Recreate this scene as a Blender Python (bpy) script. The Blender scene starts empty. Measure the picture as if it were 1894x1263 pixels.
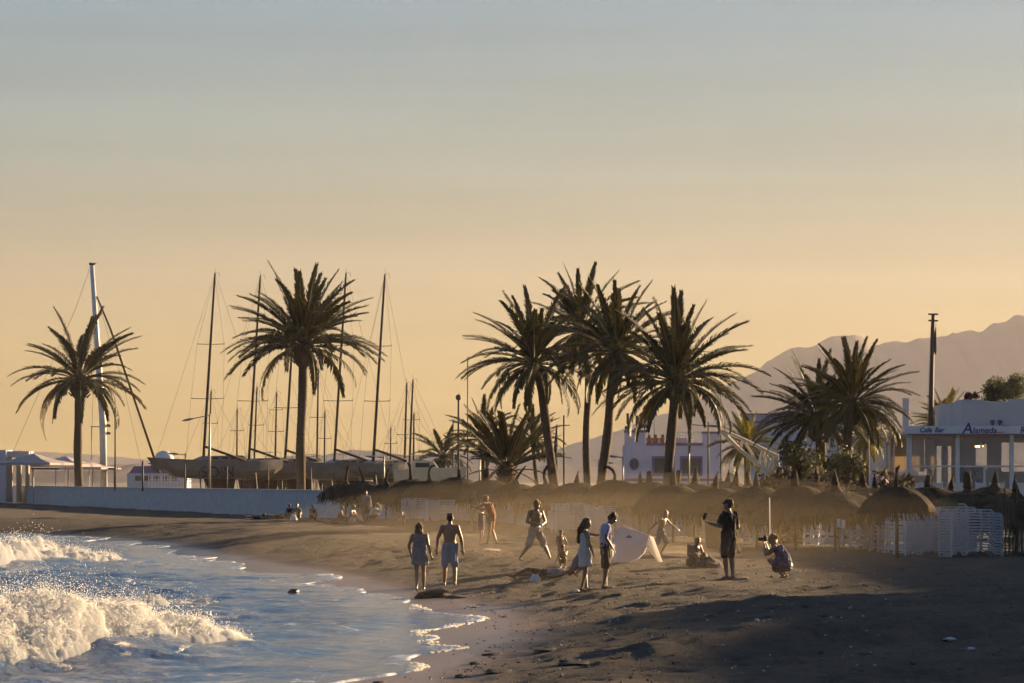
import bpy, bmesh, math, random
import numpy as np
from mathutils import Vector, Matrix, Euler

# ------------------------------------------------------------------ camera, sky, sun, exposure
SC = bpy.context.scene
COL = SC.collection
R = math.radians
F, CX, HY, CZ = 7102.0, 947.0, 885.0, 2.85      # lens in photo pixels, picture centre, horizon row, eye height

cam_d = bpy.data.cameras.new('camera')
cam = bpy.data.objects.new('camera', cam_d); COL.objects.link(cam)
cam_d.sensor_width = 36.0
cam_d.lens = F / 1894.0 * 36.0
cam_d.shift_y = (HY - 631.5) / 1894.0
cam_d.clip_start = 0.5; cam_d.clip_end = 40000
cam.location = (0, 0, CZ); cam.rotation_euler = (R(90), 0, 0)
SC.camera = cam

SUN_AZ, SUN_EL = 50.0, 10.0                      # degrees right of the view axis, above the horizon
wd = bpy.data.worlds.new('World'); SC.world = wd; wd.use_nodes = True
nt = wd.node_tree; nt.nodes.clear()
def wn(t, **k):
    n = nt.nodes.new(t)
    for a, b in k.items(): setattr(n, a, b)
    return n
sky = wn('ShaderNodeTexSky', sky_type='NISHITA', sun_disc=False, sun_elevation=R(SUN_EL), sun_rotation=R(SUN_AZ),
         altitude=0, air_density=1.0, dust_density=1.6, ozone_density=1.6)
bg = wn('ShaderNodeBackground'); wout = wn('ShaderNodeOutputWorld')
tc = wn('ShaderNodeTexCoord'); sep = wn('ShaderNodeSeparateXYZ')
nt.links.new(tc.outputs['Generated'], sep.inputs[0])
# evening tint: the low air is dusty gold, the higher air a soft grey blue
ramp = wn('ShaderNodeValToRGB'); cr = ramp.color_ramp; cr.interpolation = 'B_SPLINE'
SKY_TINT = [(0.0, (.40, .25, .045)), (0.026, (.38, .245, .05)), (0.054, (.275, .208, .125)), (0.082, (.208, .268, .242)), (0.122, (.135, .255, .345)), (0.30, (.12, .23, .41)), (1.0, (.085, .17, .34))]
while len(cr.elements) < len(SKY_TINT): cr.elements.new(0.5)
for e, (p, c) in zip(cr.elements, SKY_TINT): e.position = p; e.color = (*c, 1)
nt.links.new(sep.outputs['Z'], ramp.inputs[0])
grad = wn('ShaderNodeVectorMath', operation='SCALE'); grad.inputs['Scale'].default_value = 5.2
nt.links.new(ramp.outputs[0], grad.inputs[0])
mul = wn('ShaderNodeMix', data_type='RGBA', blend_type='MIX'); mul.inputs[0].default_value = 0.87
nt.links.new(sky.outputs[0], mul.inputs[6]); nt.links.new(grad.outputs[0], mul.inputs[7])
# thin high streaks of cloud
mp = wn('ShaderNodeMapping'); mp.inputs['Scale'].default_value = (3.0, 3.0, 60.0)
mp.inputs['Rotation'].default_value = (0.0, 0.05, 0.0)
nz = wn('ShaderNodeTexNoise'); nz.inputs['Scale'].default_value = 2.2; nz.inputs['Detail'].default_value = 5.0
cmr = wn('ShaderNodeMapRange'); cmr.inputs[1].default_value = 0.35; cmr.inputs[2].default_value = 0.75
cmr.inputs[3].default_value = 0.93; cmr.inputs[4].default_value = 1.07
nt.links.new(tc.outputs['Generated'], mp.inputs[0]); nt.links.new(mp.outputs[0], nz.inputs[0]); nt.links.new(nz.outputs[0], cmr.inputs[0])
mul2 = wn('ShaderNodeMix', data_type='RGBA', blend_type='MULTIPLY'); mul2.inputs[0].default_value = 1.0
nt.links.new(mul.outputs[2], mul2.inputs[6]); nt.links.new(cmr.outputs[0], mul2.inputs[7])
nt.links.new(mul2.outputs[2], bg.inputs[0]); nt.links.new(bg.outputs[0], wout.inputs[0])
bg.inputs[1].default_value = 0.05

sun_d = bpy.data.lights.new('sun', 'SUN'); sun = bpy.data.objects.new('sun', sun_d); COL.objects.link(sun)
sun_d.energy = 5.0; sun_d.angle = R(0.8); sun_d.color = (1.0, 0.69, 0.37)
_sv = Vector((math.sin(R(SUN_AZ)) * math.cos(R(SUN_EL)), math.cos(R(SUN_AZ)) * math.cos(R(SUN_EL)), math.sin(R(SUN_EL))))
sun.rotation_euler = _sv.to_track_quat('Z', 'Y').to_euler()
sun.location = _sv * 200

SC.view_settings.view_transform = 'Standard'; SC.view_settings.look = 'None'
SC.view_settings.exposure = 1.95; SC.view_settings.gamma = 1.0; SC.view_settings.use_curve_mapping = False
SC.render.engine = 'CYCLES'
cy = SC.cycles
cy.use_denoising = True
try: cy.denoiser = 'OPENIMAGEDENOISE'
except Exception: pass
cy.max_bounces = 6; cy.diffuse_bounces = 2; cy.glossy_bounces = 3; cy.transmission_bounces = 4
cy.transparent_max_bounces = 12; cy.volume_bounces = 1
cy.use_adaptive_sampling = True; cy.adaptive_threshold = 0.02
cy.caustics_reflective = False; cy.caustics_refractive = False

# ------------------------------------------------------------------ helpers
random.seed(7)
def at(px, py, d):
    return Vector(((px - CX) / F * d, d, CZ + (HY - py) / F * d))
def X(px, d): return (px - CX) / F * d
def Z(py, d): return CZ + (HY - py) / F * d

def tag(o, label=None, cat=None, group=None, kind=None):
    if label: o['label'] = label
    if cat: o['category'] = cat
    if group: o['group'] = group
    if kind: o['kind'] = kind
    return o
def root(name, loc, label, cat, group=None, rz=0.0):
    o = bpy.data.objects.new(name, None); COL.objects.link(o)
    o.location = loc; o.rotation_euler = (0, 0, rz); o.empty_display_size = 0.2
    return tag(o, label, cat, group)
def link(name, me, parent=None, loc=None, rot=None, scale=None):
    o = bpy.data.objects.new(name, me); COL.objects.link(o)
    if parent is not None: o.parent = parent
    if loc is not None: o.location = loc
    if rot is not None: o.rotation_euler = rot
    if scale is not None: o.scale = (scale,) * 3 if isinstance(scale, (int, float)) else scale
    return o

class MB:
    """collects shapes, builds one mesh object"""
    def __init__(self): self.v = []; self.f = []; self.mi = []
    def add(self, vs, fs, mi=0):
        n = len(self.v); self.v.extend([tuple(p) for p in vs])
        self.f.extend([tuple(i + n for i in q) for q in fs]); self.mi.extend([mi] * len(fs)); return self
    def box(self, c, s, rz=0.0, mi=0, rot=None):
        hx, hy, hz = s[0] / 2, s[1] / 2, s[2] / 2
        m = rot.to_matrix() if rot is not None else Matrix.Rotation(rz, 3, 'Z')
        vs = [Vector(c) + m @ Vector((x, y, z)) for z in (-hz, hz) for x, y in ((-hx, -hy), (hx, -hy), (hx, hy), (-hx, hy))]
        return self.add(vs, [(3, 2, 1, 0), (4, 5, 6, 7), (0, 1, 5, 4), (1, 2, 6, 5), (2, 3, 7, 6), (3, 0, 4, 7)], mi)
    def tube(self, pts, rad, n=8, cap=True, mi=0, flat=1.0, up=None):
        pts = [Vector(p) for p in pts]; k = len(pts)
        if isinstance(rad, (int, float)): rad = [rad] * k
        vs = []; prev = None
        for i in range(k):
            t = (pts[min(i + 1, k - 1)] - pts[max(i - 1, 0)])
            t = t.normalized() if t.length > 1e-9 else Vector((0, 0, 1))
            if up is not None: a = Vector(up)
            elif prev is not None: a = prev
            else: a = Vector((1, 0, 0)) if abs(t.x) < 0.8 else Vector((0, 1, 0))
            a = a - t * a.dot(t)
            if a.length < 1e-6: a = t.orthogonal()
            a.normalize(); prev = a; b = t.cross(a)
            for j in range(n):
                w = 2 * math.pi * j / n
                vs.append(pts[i] + a * (math.cos(w) * rad[i]) + b * (math.sin(w) * rad[i] * flat))
        fs = [(i * n + j, i * n + (j + 1) % n, (i + 1) * n + (j + 1) % n, (i + 1) * n + j) for i in range(k - 1) for j in range(n)]
        if cap: fs += [tuple(reversed(range(n))), tuple(range((k - 1) * n, k * n))]
        return self.add(vs, fs, mi)
    def lathe(self, prof, c=(0, 0, 0), n=16, mi=0):
        vs = [(c[0] + r * math.cos(2 * math.pi * j / n), c[1] + r * math.sin(2 * math.pi * j / n), c[2] + z) for r, z in prof for j in range(n)]
        k = len(prof)
        fs = [(i * n + j, i * n + (j + 1) % n, (i + 1) * n + (j + 1) % n, (i + 1) * n + j) for i in range(k - 1) for j in range(n)]
        fs += [tuple(reversed(range(n))), tuple(range((k - 1) * n, k * n))]
        return self.add(vs, fs, mi)
    def prism(self, poly, y0, y1, mi=0):
        """polygon in x,z extruded along y"""
        n = len(poly)
        vs = [(x, y0, z) for x, z in poly] + [(x, y1, z) for x, z in poly]
        fs = [tuple(range(n)), tuple(reversed(range(n, 2 * n)))] + [(i, i + n, (i + 1) % n + n, (i + 1) % n) for i in range(n)]
        return self.add(vs, fs, mi)
    def ell(self, c, r, rot=None, n=10, m=7, mi=0):
        vs = []; c = Vector(c)
        mt = rot if rot is not None else Matrix.Identity(3)
        for i in range(m + 1):
            th = math.pi * i / m
            for j in range(n):
                ph = 2 * math.pi * j / n
                vs.append(c + mt @ Vector((r[0] * math.sin(th) * math.cos(ph), r[1] * math.sin(th) * math.sin(ph), -r[2] * math.cos(th))))
        fs = [(i * n + j, i * n + (j + 1) % n, (i + 1) * n + (j + 1) % n, (i + 1) * n + j) for i in range(m) for j in range(n)]
        return self.add(vs, fs, mi)
    def mesh(self, name, mats, smooth=False):
        me = bpy.data.meshes.new(name); me.from_pydata(self.v, [], self.f)
        for m in (mats if isinstance(mats, (list, tuple)) else [mats]): me.materials.append(m)
        if any(self.mi): me.polygons.foreach_set('material_index', self.mi)
        if smooth: me.polygons.foreach_set('use_smooth', [True] * len(me.polygons))
        me.validate(); me.update(); return me
    def build(self, name, mats, parent=None, smooth=False, loc=None, rot=None, scale=None):
        return link(name, self.mesh(name, mats, smooth), parent, loc, rot, scale)

# numpy value noise
_rs = np.random.RandomState(3); _T = _rs.rand(256, 256)
def vnoise(x, y):
    xi = np.floor(x).astype(int); yi = np.floor(y).astype(int); fx = x - xi; fy = y - yi
    fx = fx * fx * (3 - 2 * fx); fy = fy * fy * (3 - 2 * fy)
    a = _T[xi & 255, yi & 255]; b = _T[(xi + 1) & 255, yi & 255]; c = _T[xi & 255, (yi + 1) & 255]; d = _T[(xi + 1) & 255, (yi + 1) & 255]
    return (a * (1 - fx) + b * fx) * (1 - fy) + (c * (1 - fx) + d * fx) * fy - 0.5
def fbm(x, y, o=4, lac=2.03, g=0.5):
    s = 0; a = 1.0
    for i in range(o):
        s = s + a * vnoise(x + 17.3 * i, y + 9.1 * i); x = x * lac; y = y * lac; a *= g
    return s

def grid_mesh(name, Xs, Ys, Zs, mats, attr=None, smooth=True):
    h, w = Xs.shape
    co = np.stack([Xs, Ys, Zs], -1).reshape(-1, 3).astype(np.float32)
    i = np.arange(h - 1)[:, None] * w + np.arange(w - 1)[None, :]
    q = np.stack([i, i + 1, i + w + 1, i + w], -1).reshape(-1, 4)
    me = bpy.data.meshes.new(name)
    me.vertices.add(len(co)); me.vertices.foreach_set('co', co.ravel())
    me.loops.add(q.size); me.loops.foreach_set('vertex_index', q.ravel().astype(np.int32))
    me.polygons.add(len(q)); me.polygons.foreach_set('loop_start', np.arange(0, q.size, 4, dtype=np.int32))
    me.polygons.foreach_set('use_smooth', np.ones(len(q), bool))
    me.update(calc_edges=True); me.validate()
    if attr:
        for k, a in attr.items():
            at_ = me.attributes.new(k, 'FLOAT', 'POINT'); at_.data.foreach_set('value', a.ravel().astype(np.float32))
    for m in (mats if isinstance(mats, (list, tuple)) else [mats]): me.materials.append(m)
    return me

# ------------------------------------------------------------------ materials
MATS = {}
def mat(name, c1, c2=None, rough=0.75, scale=6.0, bump=0.0, bscale=30.0, metal=0.0, spec=0.3, stretch=(1, 1, 1), detail=4.0, trans=0.0, tcol=None, coord='Object'):
    """colour varying between c1 and c2 with noise, optional bump and light passing through"""
    if name in MATS: return MATS[name]
    m = bpy.data.materials.new(name); m.use_nodes = True; t = m.node_tree; N = t.nodes; L = t.links
    b = N['Principled BSDF']; out = N['Material Output']
    b.inputs['Roughness'].default_value = rough; b.inputs['Metallic'].default_value = metal
    b.inputs['Specular IOR Level'].default_value = spec
    tcn = N.new('ShaderNodeTexCoord'); mpn = N.new('ShaderNodeMapping'); mpn.inputs['Scale'].default_value = stretch
    L.new(tcn.outputs[coord], mpn.inputs[0])
    if c2 is None: c2 = tuple(min(1, v * 0.78) for v in c1)
    nzn = N.new('ShaderNodeTexNoise'); nzn.inputs['Scale'].default_value = scale; nzn.inputs['Detail'].default_value = detail
    L.new(mpn.outputs[0], nzn.inputs[0])
    mr = N.new('ShaderNodeMapRange'); mr.inputs[1].default_value = 0.3; mr.inputs[2].default_value = 0.7
    L.new(nzn.outputs[0], mr.inputs[0])
    mx = N.new('ShaderNodeMix'); mx.data_type = 'RGBA'
    mx.inputs[6].default_value = (*c1, 1); mx.inputs[7].default_value = (*c2, 1)
    L.new(mr.outputs[0], mx.inputs[0]); L.new(mx.outputs[2], b.inputs['Base Color'])
    if bump > 0:
        n2 = N.new('ShaderNodeTexNoise'); n2.inputs['Scale'].default_value = bscale; n2.inputs['Detail'].default_value = 5
        L.new(mpn.outputs[0], n2.inputs[0])
        bp = N.new('ShaderNodeBump'); bp.inputs['Strength'].default_value = bump; bp.inputs['Distance'].default_value = 0.05
        L.new(n2.outputs[0], bp.inputs['Height']); L.new(bp.outputs[0], b.inputs['Normal'])
    if trans > 0:
        tr = N.new('ShaderNodeBsdfTranslucent'); ms = N.new('ShaderNodeMixShader'); ms.inputs[0].default_value = trans
        if tcol: tr.inputs[0].default_value = (*tcol, 1)
        else: L.new(mx.outputs[2], tr.inputs[0])
        L.new(b.outputs[0], ms.inputs[1]); L.new(tr.outputs[0], ms.inputs[2]); L.new(ms.outputs[0], out.inputs[0])
    MATS[name] = m; return m
def glass_mat(name, col, rough=0.05, alpha=0.35):
    if name in MATS: return MATS[name]
    m = bpy.data.materials.new(name); m.use_nodes = True; t = m.node_tree; N = t.nodes; L = t.links
    b = N['Principled BSDF']; b.inputs['Base Color'].default_value = (*col, 1); b.inputs['Roughness'].default_value = rough
    tr = N.new('ShaderNodeBsdfTransparent'); ms = N.new('ShaderNodeMixShader'); ms.inputs[0].default_value = alpha
    L.new(tr.outputs[0], ms.inputs[1]); L.new(b.outputs[0], ms.inputs[2]); L.new(ms.outputs[0], N['Material Output'].inputs[0])
    MATS[name] = m; return m
def emit_mat(name, col, s):
    m = bpy.data.materials.new(name); m.use_nodes = True; N = m.node_tree.nodes; b = N['Principled BSDF']
    b.inputs['Base Color'].default_value = (*col, 1); b.inputs['Emission Color'].default_value = (*col, 1); b.inputs['Emission Strength'].default_value = s
    return m
# ================================================================== beach, sea, wall, land, hills
SHORE = [(-4.6, -40), (-4.6, 15), (-3.6, 35), (-3.0, 47), (-2.55, 52.6), (-1.9, 59.4), (-1.3, 67.4), (-1.3, 76.5), (-2.3, 83), (-4.3, 94.7),
         (-6.3, 110), (-8.6, 120), (-14.9, 156.6), (-19.5, 177), (-23.5, 189), (-34, 195), (-80, 203), (-400, 225), (-900, 240)]
_sy = np.array([p[1] for p in SHORE]); _sx = np.array([p[0] for p in SHORE])
def shore(y):
    return np.interp(y, _sy, _sx)
def shore_s(y):        # smoothed
    return sum(shore(y + o) for o in (-6, -3, 0, 3, 6)) / 5.0
_ps = np.array([-60, -20, -6, -1.5, 0, 1.8, 3.6, 6, 10, 16, 25, 40]); _pz = np.array([-4, -1.6, -.6, -.10, .05, .13, .37, .62, .68, .52, .40, .40])
WX0, WY0, WX1, WY1 = -52.5, 394.0, 7.5, 161.6        # line of the sea wall
_wl = math.hypot(WX1 - WX0, WY1 - WY0); WD = ((WX1 - WX0) / _wl, (WY1 - WY0) / _wl); WN = (WD[1], -WD[0])   # along, and towards the sea
def swall(x, y): return (x - WX0) * WN[0] + (y - WY0) * WN[1]      # >0 on the beach side
def ridge_d(x, y):     # distance behind (+) the low sand scarp that crosses the near beach
    return y - (51.5 + (x - 0.4) * 1.17)
def ground(x, y, rough=True):
    x = np.asarray(x, float); y = np.asarray(y, float)
    sl = (shore_s(y + 1.5) - shore_s(y - 1.5)) / 3.0
    s = (x - shore_s(y)) / np.sqrt(1 + sl * sl)
    z = np.interp(s, _ps, _pz)
    rd = ridge_d(x, y) + 1.2 * fbm(x * .35 + 3, y * .12, 3)
    k = np.clip((x - 1.3) / 1.8, 0, 1)
    z = z + k * (0.08 * np.exp(-((rd - 1.5) / 2.2) ** 2) - 0.20 * np.clip((0.5 - rd) / 2.2, 0, 1))
    if rough:
        dry = np.clip((s - 1.0) / 2.5, 0, 1)
        z = z + dry * (0.062 * fbm(x * 1.1, y * .45, 4) + 0.05 * fbm(x * .25 + 5, y * .10, 3)) + 0.012 * fbm(x * .8, y * .25 + 4, 2)
        lump = fbm(x * 2.3 + 40, y * .9, 3); z = z - dry * .11 * np.clip(fbm(x * 2.9 + 11, y * 1.25 + 7, 2) - .08, 0, 1)
        z = z + dry * 0.09 * np.clip(lump - .10, 0, 1)
    return z
def gz(x, y): return float(ground(np.array([x]), np.array([y]))[0])
def on_ground(px, py, d0=30, d1=420):
    """where the sight line through a photo pixel meets the sand"""
    d = np.linspace(d0, d1, 4000); g = ground((px - CX) / F * d, d, False); z = CZ + (HY - py) / F * d
    i = int(np.argmax(z < g)); dd = d[i]
    return Vector((X(px, dd), dd, gz(X(px, dd), dd)))

def sand_material():
    m = bpy.data.materials.new('sand'); m.use_nodes = True; t = m.node_tree; N = t.nodes; L = t.links; b = N['Principled BSDF']
    g = N.new('ShaderNodeNewGeometry')
    wet = N.new('ShaderNodeAttribute'); wet.attribute_name = 'wet'
    mp = N.new('ShaderNodeMapping'); mp.inputs['Scale'].default_value = (1, .35, 1); L.new(g.outputs['Position'], mp.inputs[0])
    n1 = N.new('ShaderNodeTexNoise'); n1.inputs['Scale'].default_value = .7; n1.inputs['Detail'].default_value = 8; n1.inputs['Roughness'].default_value = .7
    L.new(mp.outputs[0], n1.inputs[0])
    r1 = N.new('ShaderNodeValToRGB'); e = r1.color_ramp.elements
    e[0].position = .3; e[0].color = (.032, .023, .017, 1); e[1].position = .72; e[1].color = (.082, .058, .040, 1)
    L.new(n1.outputs[0], r1.inputs[0])
    n2 = N.new('ShaderNodeTexVoronoi'); n2.inputs['Scale'].default_value = 5.5; L.new(mp.outputs[0], n2.inputs[0])
    r2 = N.new('ShaderNodeMapRange'); r2.inputs[1].default_value = 0; r2.inputs[2].default_value = .5; r2.inputs[3].default_value = .62; r2.inputs[4].default_value = 1.1
    L.new(n2.outputs[0], r2.inputs[0])
    mx = N.new('ShaderNodeMix'); mx.data_type = 'RGBA'; mx.blend_type = 'MULTIPLY'; mx.inputs[0].default_value = .8
    L.new(r1.outputs[0], mx.inputs[6]); L.new(r2.outputs[0], mx.inputs[7])
    m2 = N.new('ShaderNodeMix'); m2.data_type = 'RGBA'; m2.inputs[7].default_value = (.22, .142, .080, 1)  # damp strip made paler than dry sand: low sunlight painted into its colour
    L.new(wet.outputs['Fac'], m2.inputs[0]); L.new(mx.outputs[2], m2.inputs[6]); sh = N.new('ShaderNodeAttribute'); sh.attribute_name = 'shingle'; m3 = N.new('ShaderNodeMix'); m3.data_type = 'RGBA'; m3.inputs[7].default_value = (.022, .016, .014, 1)
    L.new(sh.outputs['Fac'], m3.inputs[0]); L.new(m2.outputs[2], m3.inputs[6]); L.new(m3.outputs[2], b.inputs['Base Color'])
    rr = N.new('ShaderNodeMapRange'); rr.inputs[3].default_value = .95; rr.inputs[4].default_value = .36; L.new(wet.outputs['Fac'], rr.inputs[0]); L.new(rr.outputs[0], b.inputs['Roughness'])
    n3 = N.new('ShaderNodeTexNoise'); n3.inputs['Scale'].default_value = 4.2; n3.inputs['Detail'].default_value = 9; n3.inputs['Roughness'].default_value = .72
    L.new(mp.outputs[0], n3.inputs[0])
    bs = N.new('ShaderNodeMapRange'); bs.inputs[3].default_value = .75; bs.inputs[4].default_value = .10; L.new(wet.outputs['Fac'], bs.inputs[0])
    bp = N.new('ShaderNodeBump'); bp.inputs['Distance'].default_value = .18; L.new(bs.outputs[0], bp.inputs['Strength']); L.new(n3.outputs[0], bp.inputs['Height']); L.new(bp.outputs[0], b.inputs['Normal'])
    b.inputs['Specular IOR Level'].default_value = .25
    return m
SAND = sand_material()
def wet_sunlit(x, y):
    sl = (shore_s(y + 1.5) - shore_s(y - 1.5)) / 3.0
    s = (x - shore_s(y)) / np.sqrt(1 + sl * sl) + .5 * fbm(x * .5, y * .2, 3)
    return np.clip(1 - (s - 1.3) / 1.5, 0, 1)
def shingle(x, y):      # dark coarse shingle along the water farther up the bay
    sl = (shore_s(y + 1.5) - shore_s(y - 1.5)) / 3.0
    s = (x - shore_s(y)) / np.sqrt(1 + sl * sl) + 2.2 * fbm(x * .12, y * .06, 3)
    return np.clip((y - 105) / 40, 0, 1) * np.clip(1.15 - s / 13.0, 0, .9)
def ax(*seg):
    a = []
    for lo, hi, st in seg: a.append(np.arange(lo, hi, st))
    return np.concatenate(a + [np.array([seg[-1][1]])])
gx = ax((-420, -60, 12), (-60, -30, 1.0), (-30, -6, .35), (-6, 14, .14), (14, 26, .5), (26, 120, 6))
gy = ax((-20, 28, 2.0), (28, 75, .16), (75, 130, .26), (130, 230, .5), (230, 420, 2.5))
GX, GY = np.meshgrid(gx, gy)
GZ = ground(GX, GY)
GZ = np.where(swall(GX, GY) < -0.5, np.minimum(GZ, .35), GZ)
beach = link('beach', grid_mesh('beach', GX, GY, GZ, SAND, {'wet': wet_sunlit(GX, GY), 'shingle': shingle(GX, GY)}))
tag(beach, 'brown sandy beach sloping down to the water', 'beach', kind='structure')

# ---- sea
def water_material():
    m = bpy.data.materials.new('sea_water'); m.use_nodes = True; t = m.node_tree; N = t.nodes; L = t.links; b = N['Principled BSDF']
    g = N.new('ShaderNodeNewGeometry'); off = N.new('ShaderNodeAttribute'); off.attribute_name = 'foam'
    mp = N.new('ShaderNodeMapping'); mp.inputs['Scale'].default_value = (1.0, .42, 1); mp.inputs['Rotation'].default_value = (0, 0, R(12)); L.new(g.outputs['Position'], mp.inputs[0])
    nz = N.new('ShaderNodeTexNoise'); nz.inputs['Scale'].default_value = 1.1; nz.inputs['Detail'].default_value = 9; nz.inputs['Roughness'].default_value = .68; nz.inputs['Distortion'].default_value = .8
    L.new(mp.outputs[0], nz.inputs[0])
    ad = N.new('ShaderNodeMath'); ad.operation = 'ADD'; L.new(nz.outputs[0], ad.inputs[0]); L.new(off.outputs['Fac'], ad.inputs[1])
    fr = N.new('ShaderNodeMapRange'); fr.inputs[1].default_value = .66; fr.inputs[2].default_value = .86; L.new(ad.outputs[0], fr.inputs[0])
    cw = N.new('ShaderNodeMix'); cw.data_type = 'RGBA'; cw.inputs[6].default_value = (.055, .105, .20, 1); cw.inputs[7].default_value = (.80, .80, .80, 1)
    L.new(fr.outputs[0], cw.inputs[0]); L.new(cw.outputs[2], b.inputs['Base Color'])
    ro = N.new('ShaderNodeMapRange'); ro.inputs[3].default_value = .10; ro.inputs[4].default_value = .7; L.new(fr.outputs[0], ro.inputs[0]); L.new(ro.outputs[0], b.inputs['Roughness'])
    b.inputs['IOR'].default_value = 1.33
    n2 = N.new('ShaderNodeTexNoise'); n2.inputs['Scale'].default_value = 3.0; n2.inputs['Detail'].default_value = 7; n2.inputs['Roughness'].default_value = .6; L.new(mp.outputs[0], n2.inputs[0])
    sm = N.new('ShaderNodeMath'); sm.operation = 'MULTIPLY_ADD'; sm.inputs[1].default_value = .5; L.new(fr.outputs[0], sm.inputs[0]); L.new(n2.outputs[0], sm.inputs[2])
    bst = N.new('ShaderNodeAttribute'); bst.attribute_name = 'chop'
    bp = N.new('ShaderNodeBump'); bp.inputs['Distance'].default_value = .22; L.new(bst.outputs['Fac'], bp.inputs['Strength']); L.new(sm.outputs[0], bp.inputs['Height']); L.new(bp.outputs[0], b.inputs['Normal'])
    return m
WATER = water_material()
wy = ax((-40, 40, 2), (40, 110, .22), (110, 190, .5), (190, 198, .1), (198, 232, .6))
wv = ax((0, .6, .06), (.6, 12, .16), (12, 30, .6), (30, 120, 5), (120, 900, 60))
def lobe(y):
    return 1.9 * fbm(y * .21 + 3, y * 0 + 6, 3) * np.clip((y - 78) / 20, 0, 1) + .55 * fbm(y * .16, y * 0 + 2.2, 3) + .22 * fbm(y * .55, y * 0 + 8, 3) + .25 * np.exp(-((y - 75.5) / 2.0) ** 2) + .7 * np.exp(-((y - 62.3) / 1.7) ** 2) + .5 * np.exp(-((y - 56) / 2.2) ** 2) - .35 * np.exp(-((y - 69.5) / 2.2) ** 2)
def wedge(y): return shore(y) + .25 + lobe(y)
WY, WV = np.meshgrid(wy, wv, indexing='ij')
WX = wedge(WY) - WV
# two breaking rollers and a chop on open water
def roller(x, y):
    z = 0
    for (x0, y0, x1, y1, h, wd_) in ((-16.0, 45.0, -5.3, 65.5, .55, 2.0), (-30.0, 108, -15.5, 128.0, .55, 3.0)):
        dx, dy = x1 - x0, y1 - y0; l = math.hypot(dx, dy); dx /= l; dy /= l
        u = ((x - x0) * dx + (y - y0) * dy) / l; w = (x - x0) * dy - (y - y0) * dx       # w>0 towards the shore and the camera
        z = z + h * np.exp(-(w / wd_) ** 2) * np.clip((1.04 - u) / .22, 0, 1)
    return z
chop = np.clip((WV - .5) / 5, 0, 1)
WZ = .05 + chop * (.17 * fbm(WX * .5 + WY * .15, WY * .40, 4) + .05 * fbm(WX * 2.2, WY * .9 + 5, 3)) + (.18 + .82 * chop) * .13 * fbm(WX * .8 + WY * .45, WY * .95 - WX * .2, 3) + roller(WX, WY) * np.clip(WV / 3, 0, 1)
GW = ground(WX, WY, False)
WZ = np.maximum(WZ, GW + .02 + .006 * fbm(WX * 2, WY * .8, 2))
WZ = WZ + .006 * np.exp(-((WV - .10) / .09) ** 2) - np.where(WV < .01, .06, 0)
foamA = .12 * np.exp(-WV / 6.0) + .08 * np.exp(-(WV / .12) ** 2) + .06 * np.clip(roller(WX, WY) / .5, 0, 1) + .11 * np.exp(-(WV / .7) ** 2) + .10 * np.exp(-((WV - 5) / 3.0) ** 2) + .10 * fbm(WX * .25, WY * .12, 2) - .06
sea = link('sea', grid_mesh('sea', WX, WY, WZ, WATER, {'foam': foamA, 'chop': .45 + .55 * chop}))
tag(sea, 'blue evening sea washing thin sheets over the sand', 'sea', kind='structure')

def foam_material():
    m = bpy.data.materials.new('foam'); m.use_nodes = True; t = m.node_tree; N = t.nodes; L = t.links; b = N['Principled BSDF']
    b.inputs['Base Color'].default_value = (.93, .93, .92, 1); b.inputs['Roughness'].default_value = .8
    nz = N.new('ShaderNodeTexNoise'); nz.inputs['Scale'].default_value = 9; nz.inputs['Detail'].default_value = 8; nz.inputs['Roughness'].default_value = .75
    tcn = N.new('ShaderNodeTexCoord'); L.new(tcn.outputs['Object'], nz.inputs[0])
    bp = N.new('ShaderNodeBump'); bp.inputs['Strength'].default_value = .9; bp.inputs['Distance'].default_value = .12; L.new(nz.outputs[0], bp.inputs['Height']); L.new(bp.outputs[0], b.inputs['Normal'])
    tr = N.new('ShaderNodeBsdfTranslucent'); tr.inputs[0].default_value = (.97, .96, .93, 1)
    ms = N.new('ShaderNodeMixShader'); ms.inputs[0].default_value = .72; L.new(b.outputs[0], ms.inputs[1]); L.new(tr.outputs[0], ms.inputs[2]); L.new(ms.outputs[0], N['Material Output'].inputs[0])
    return m
FOAM = foam_material()
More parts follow.
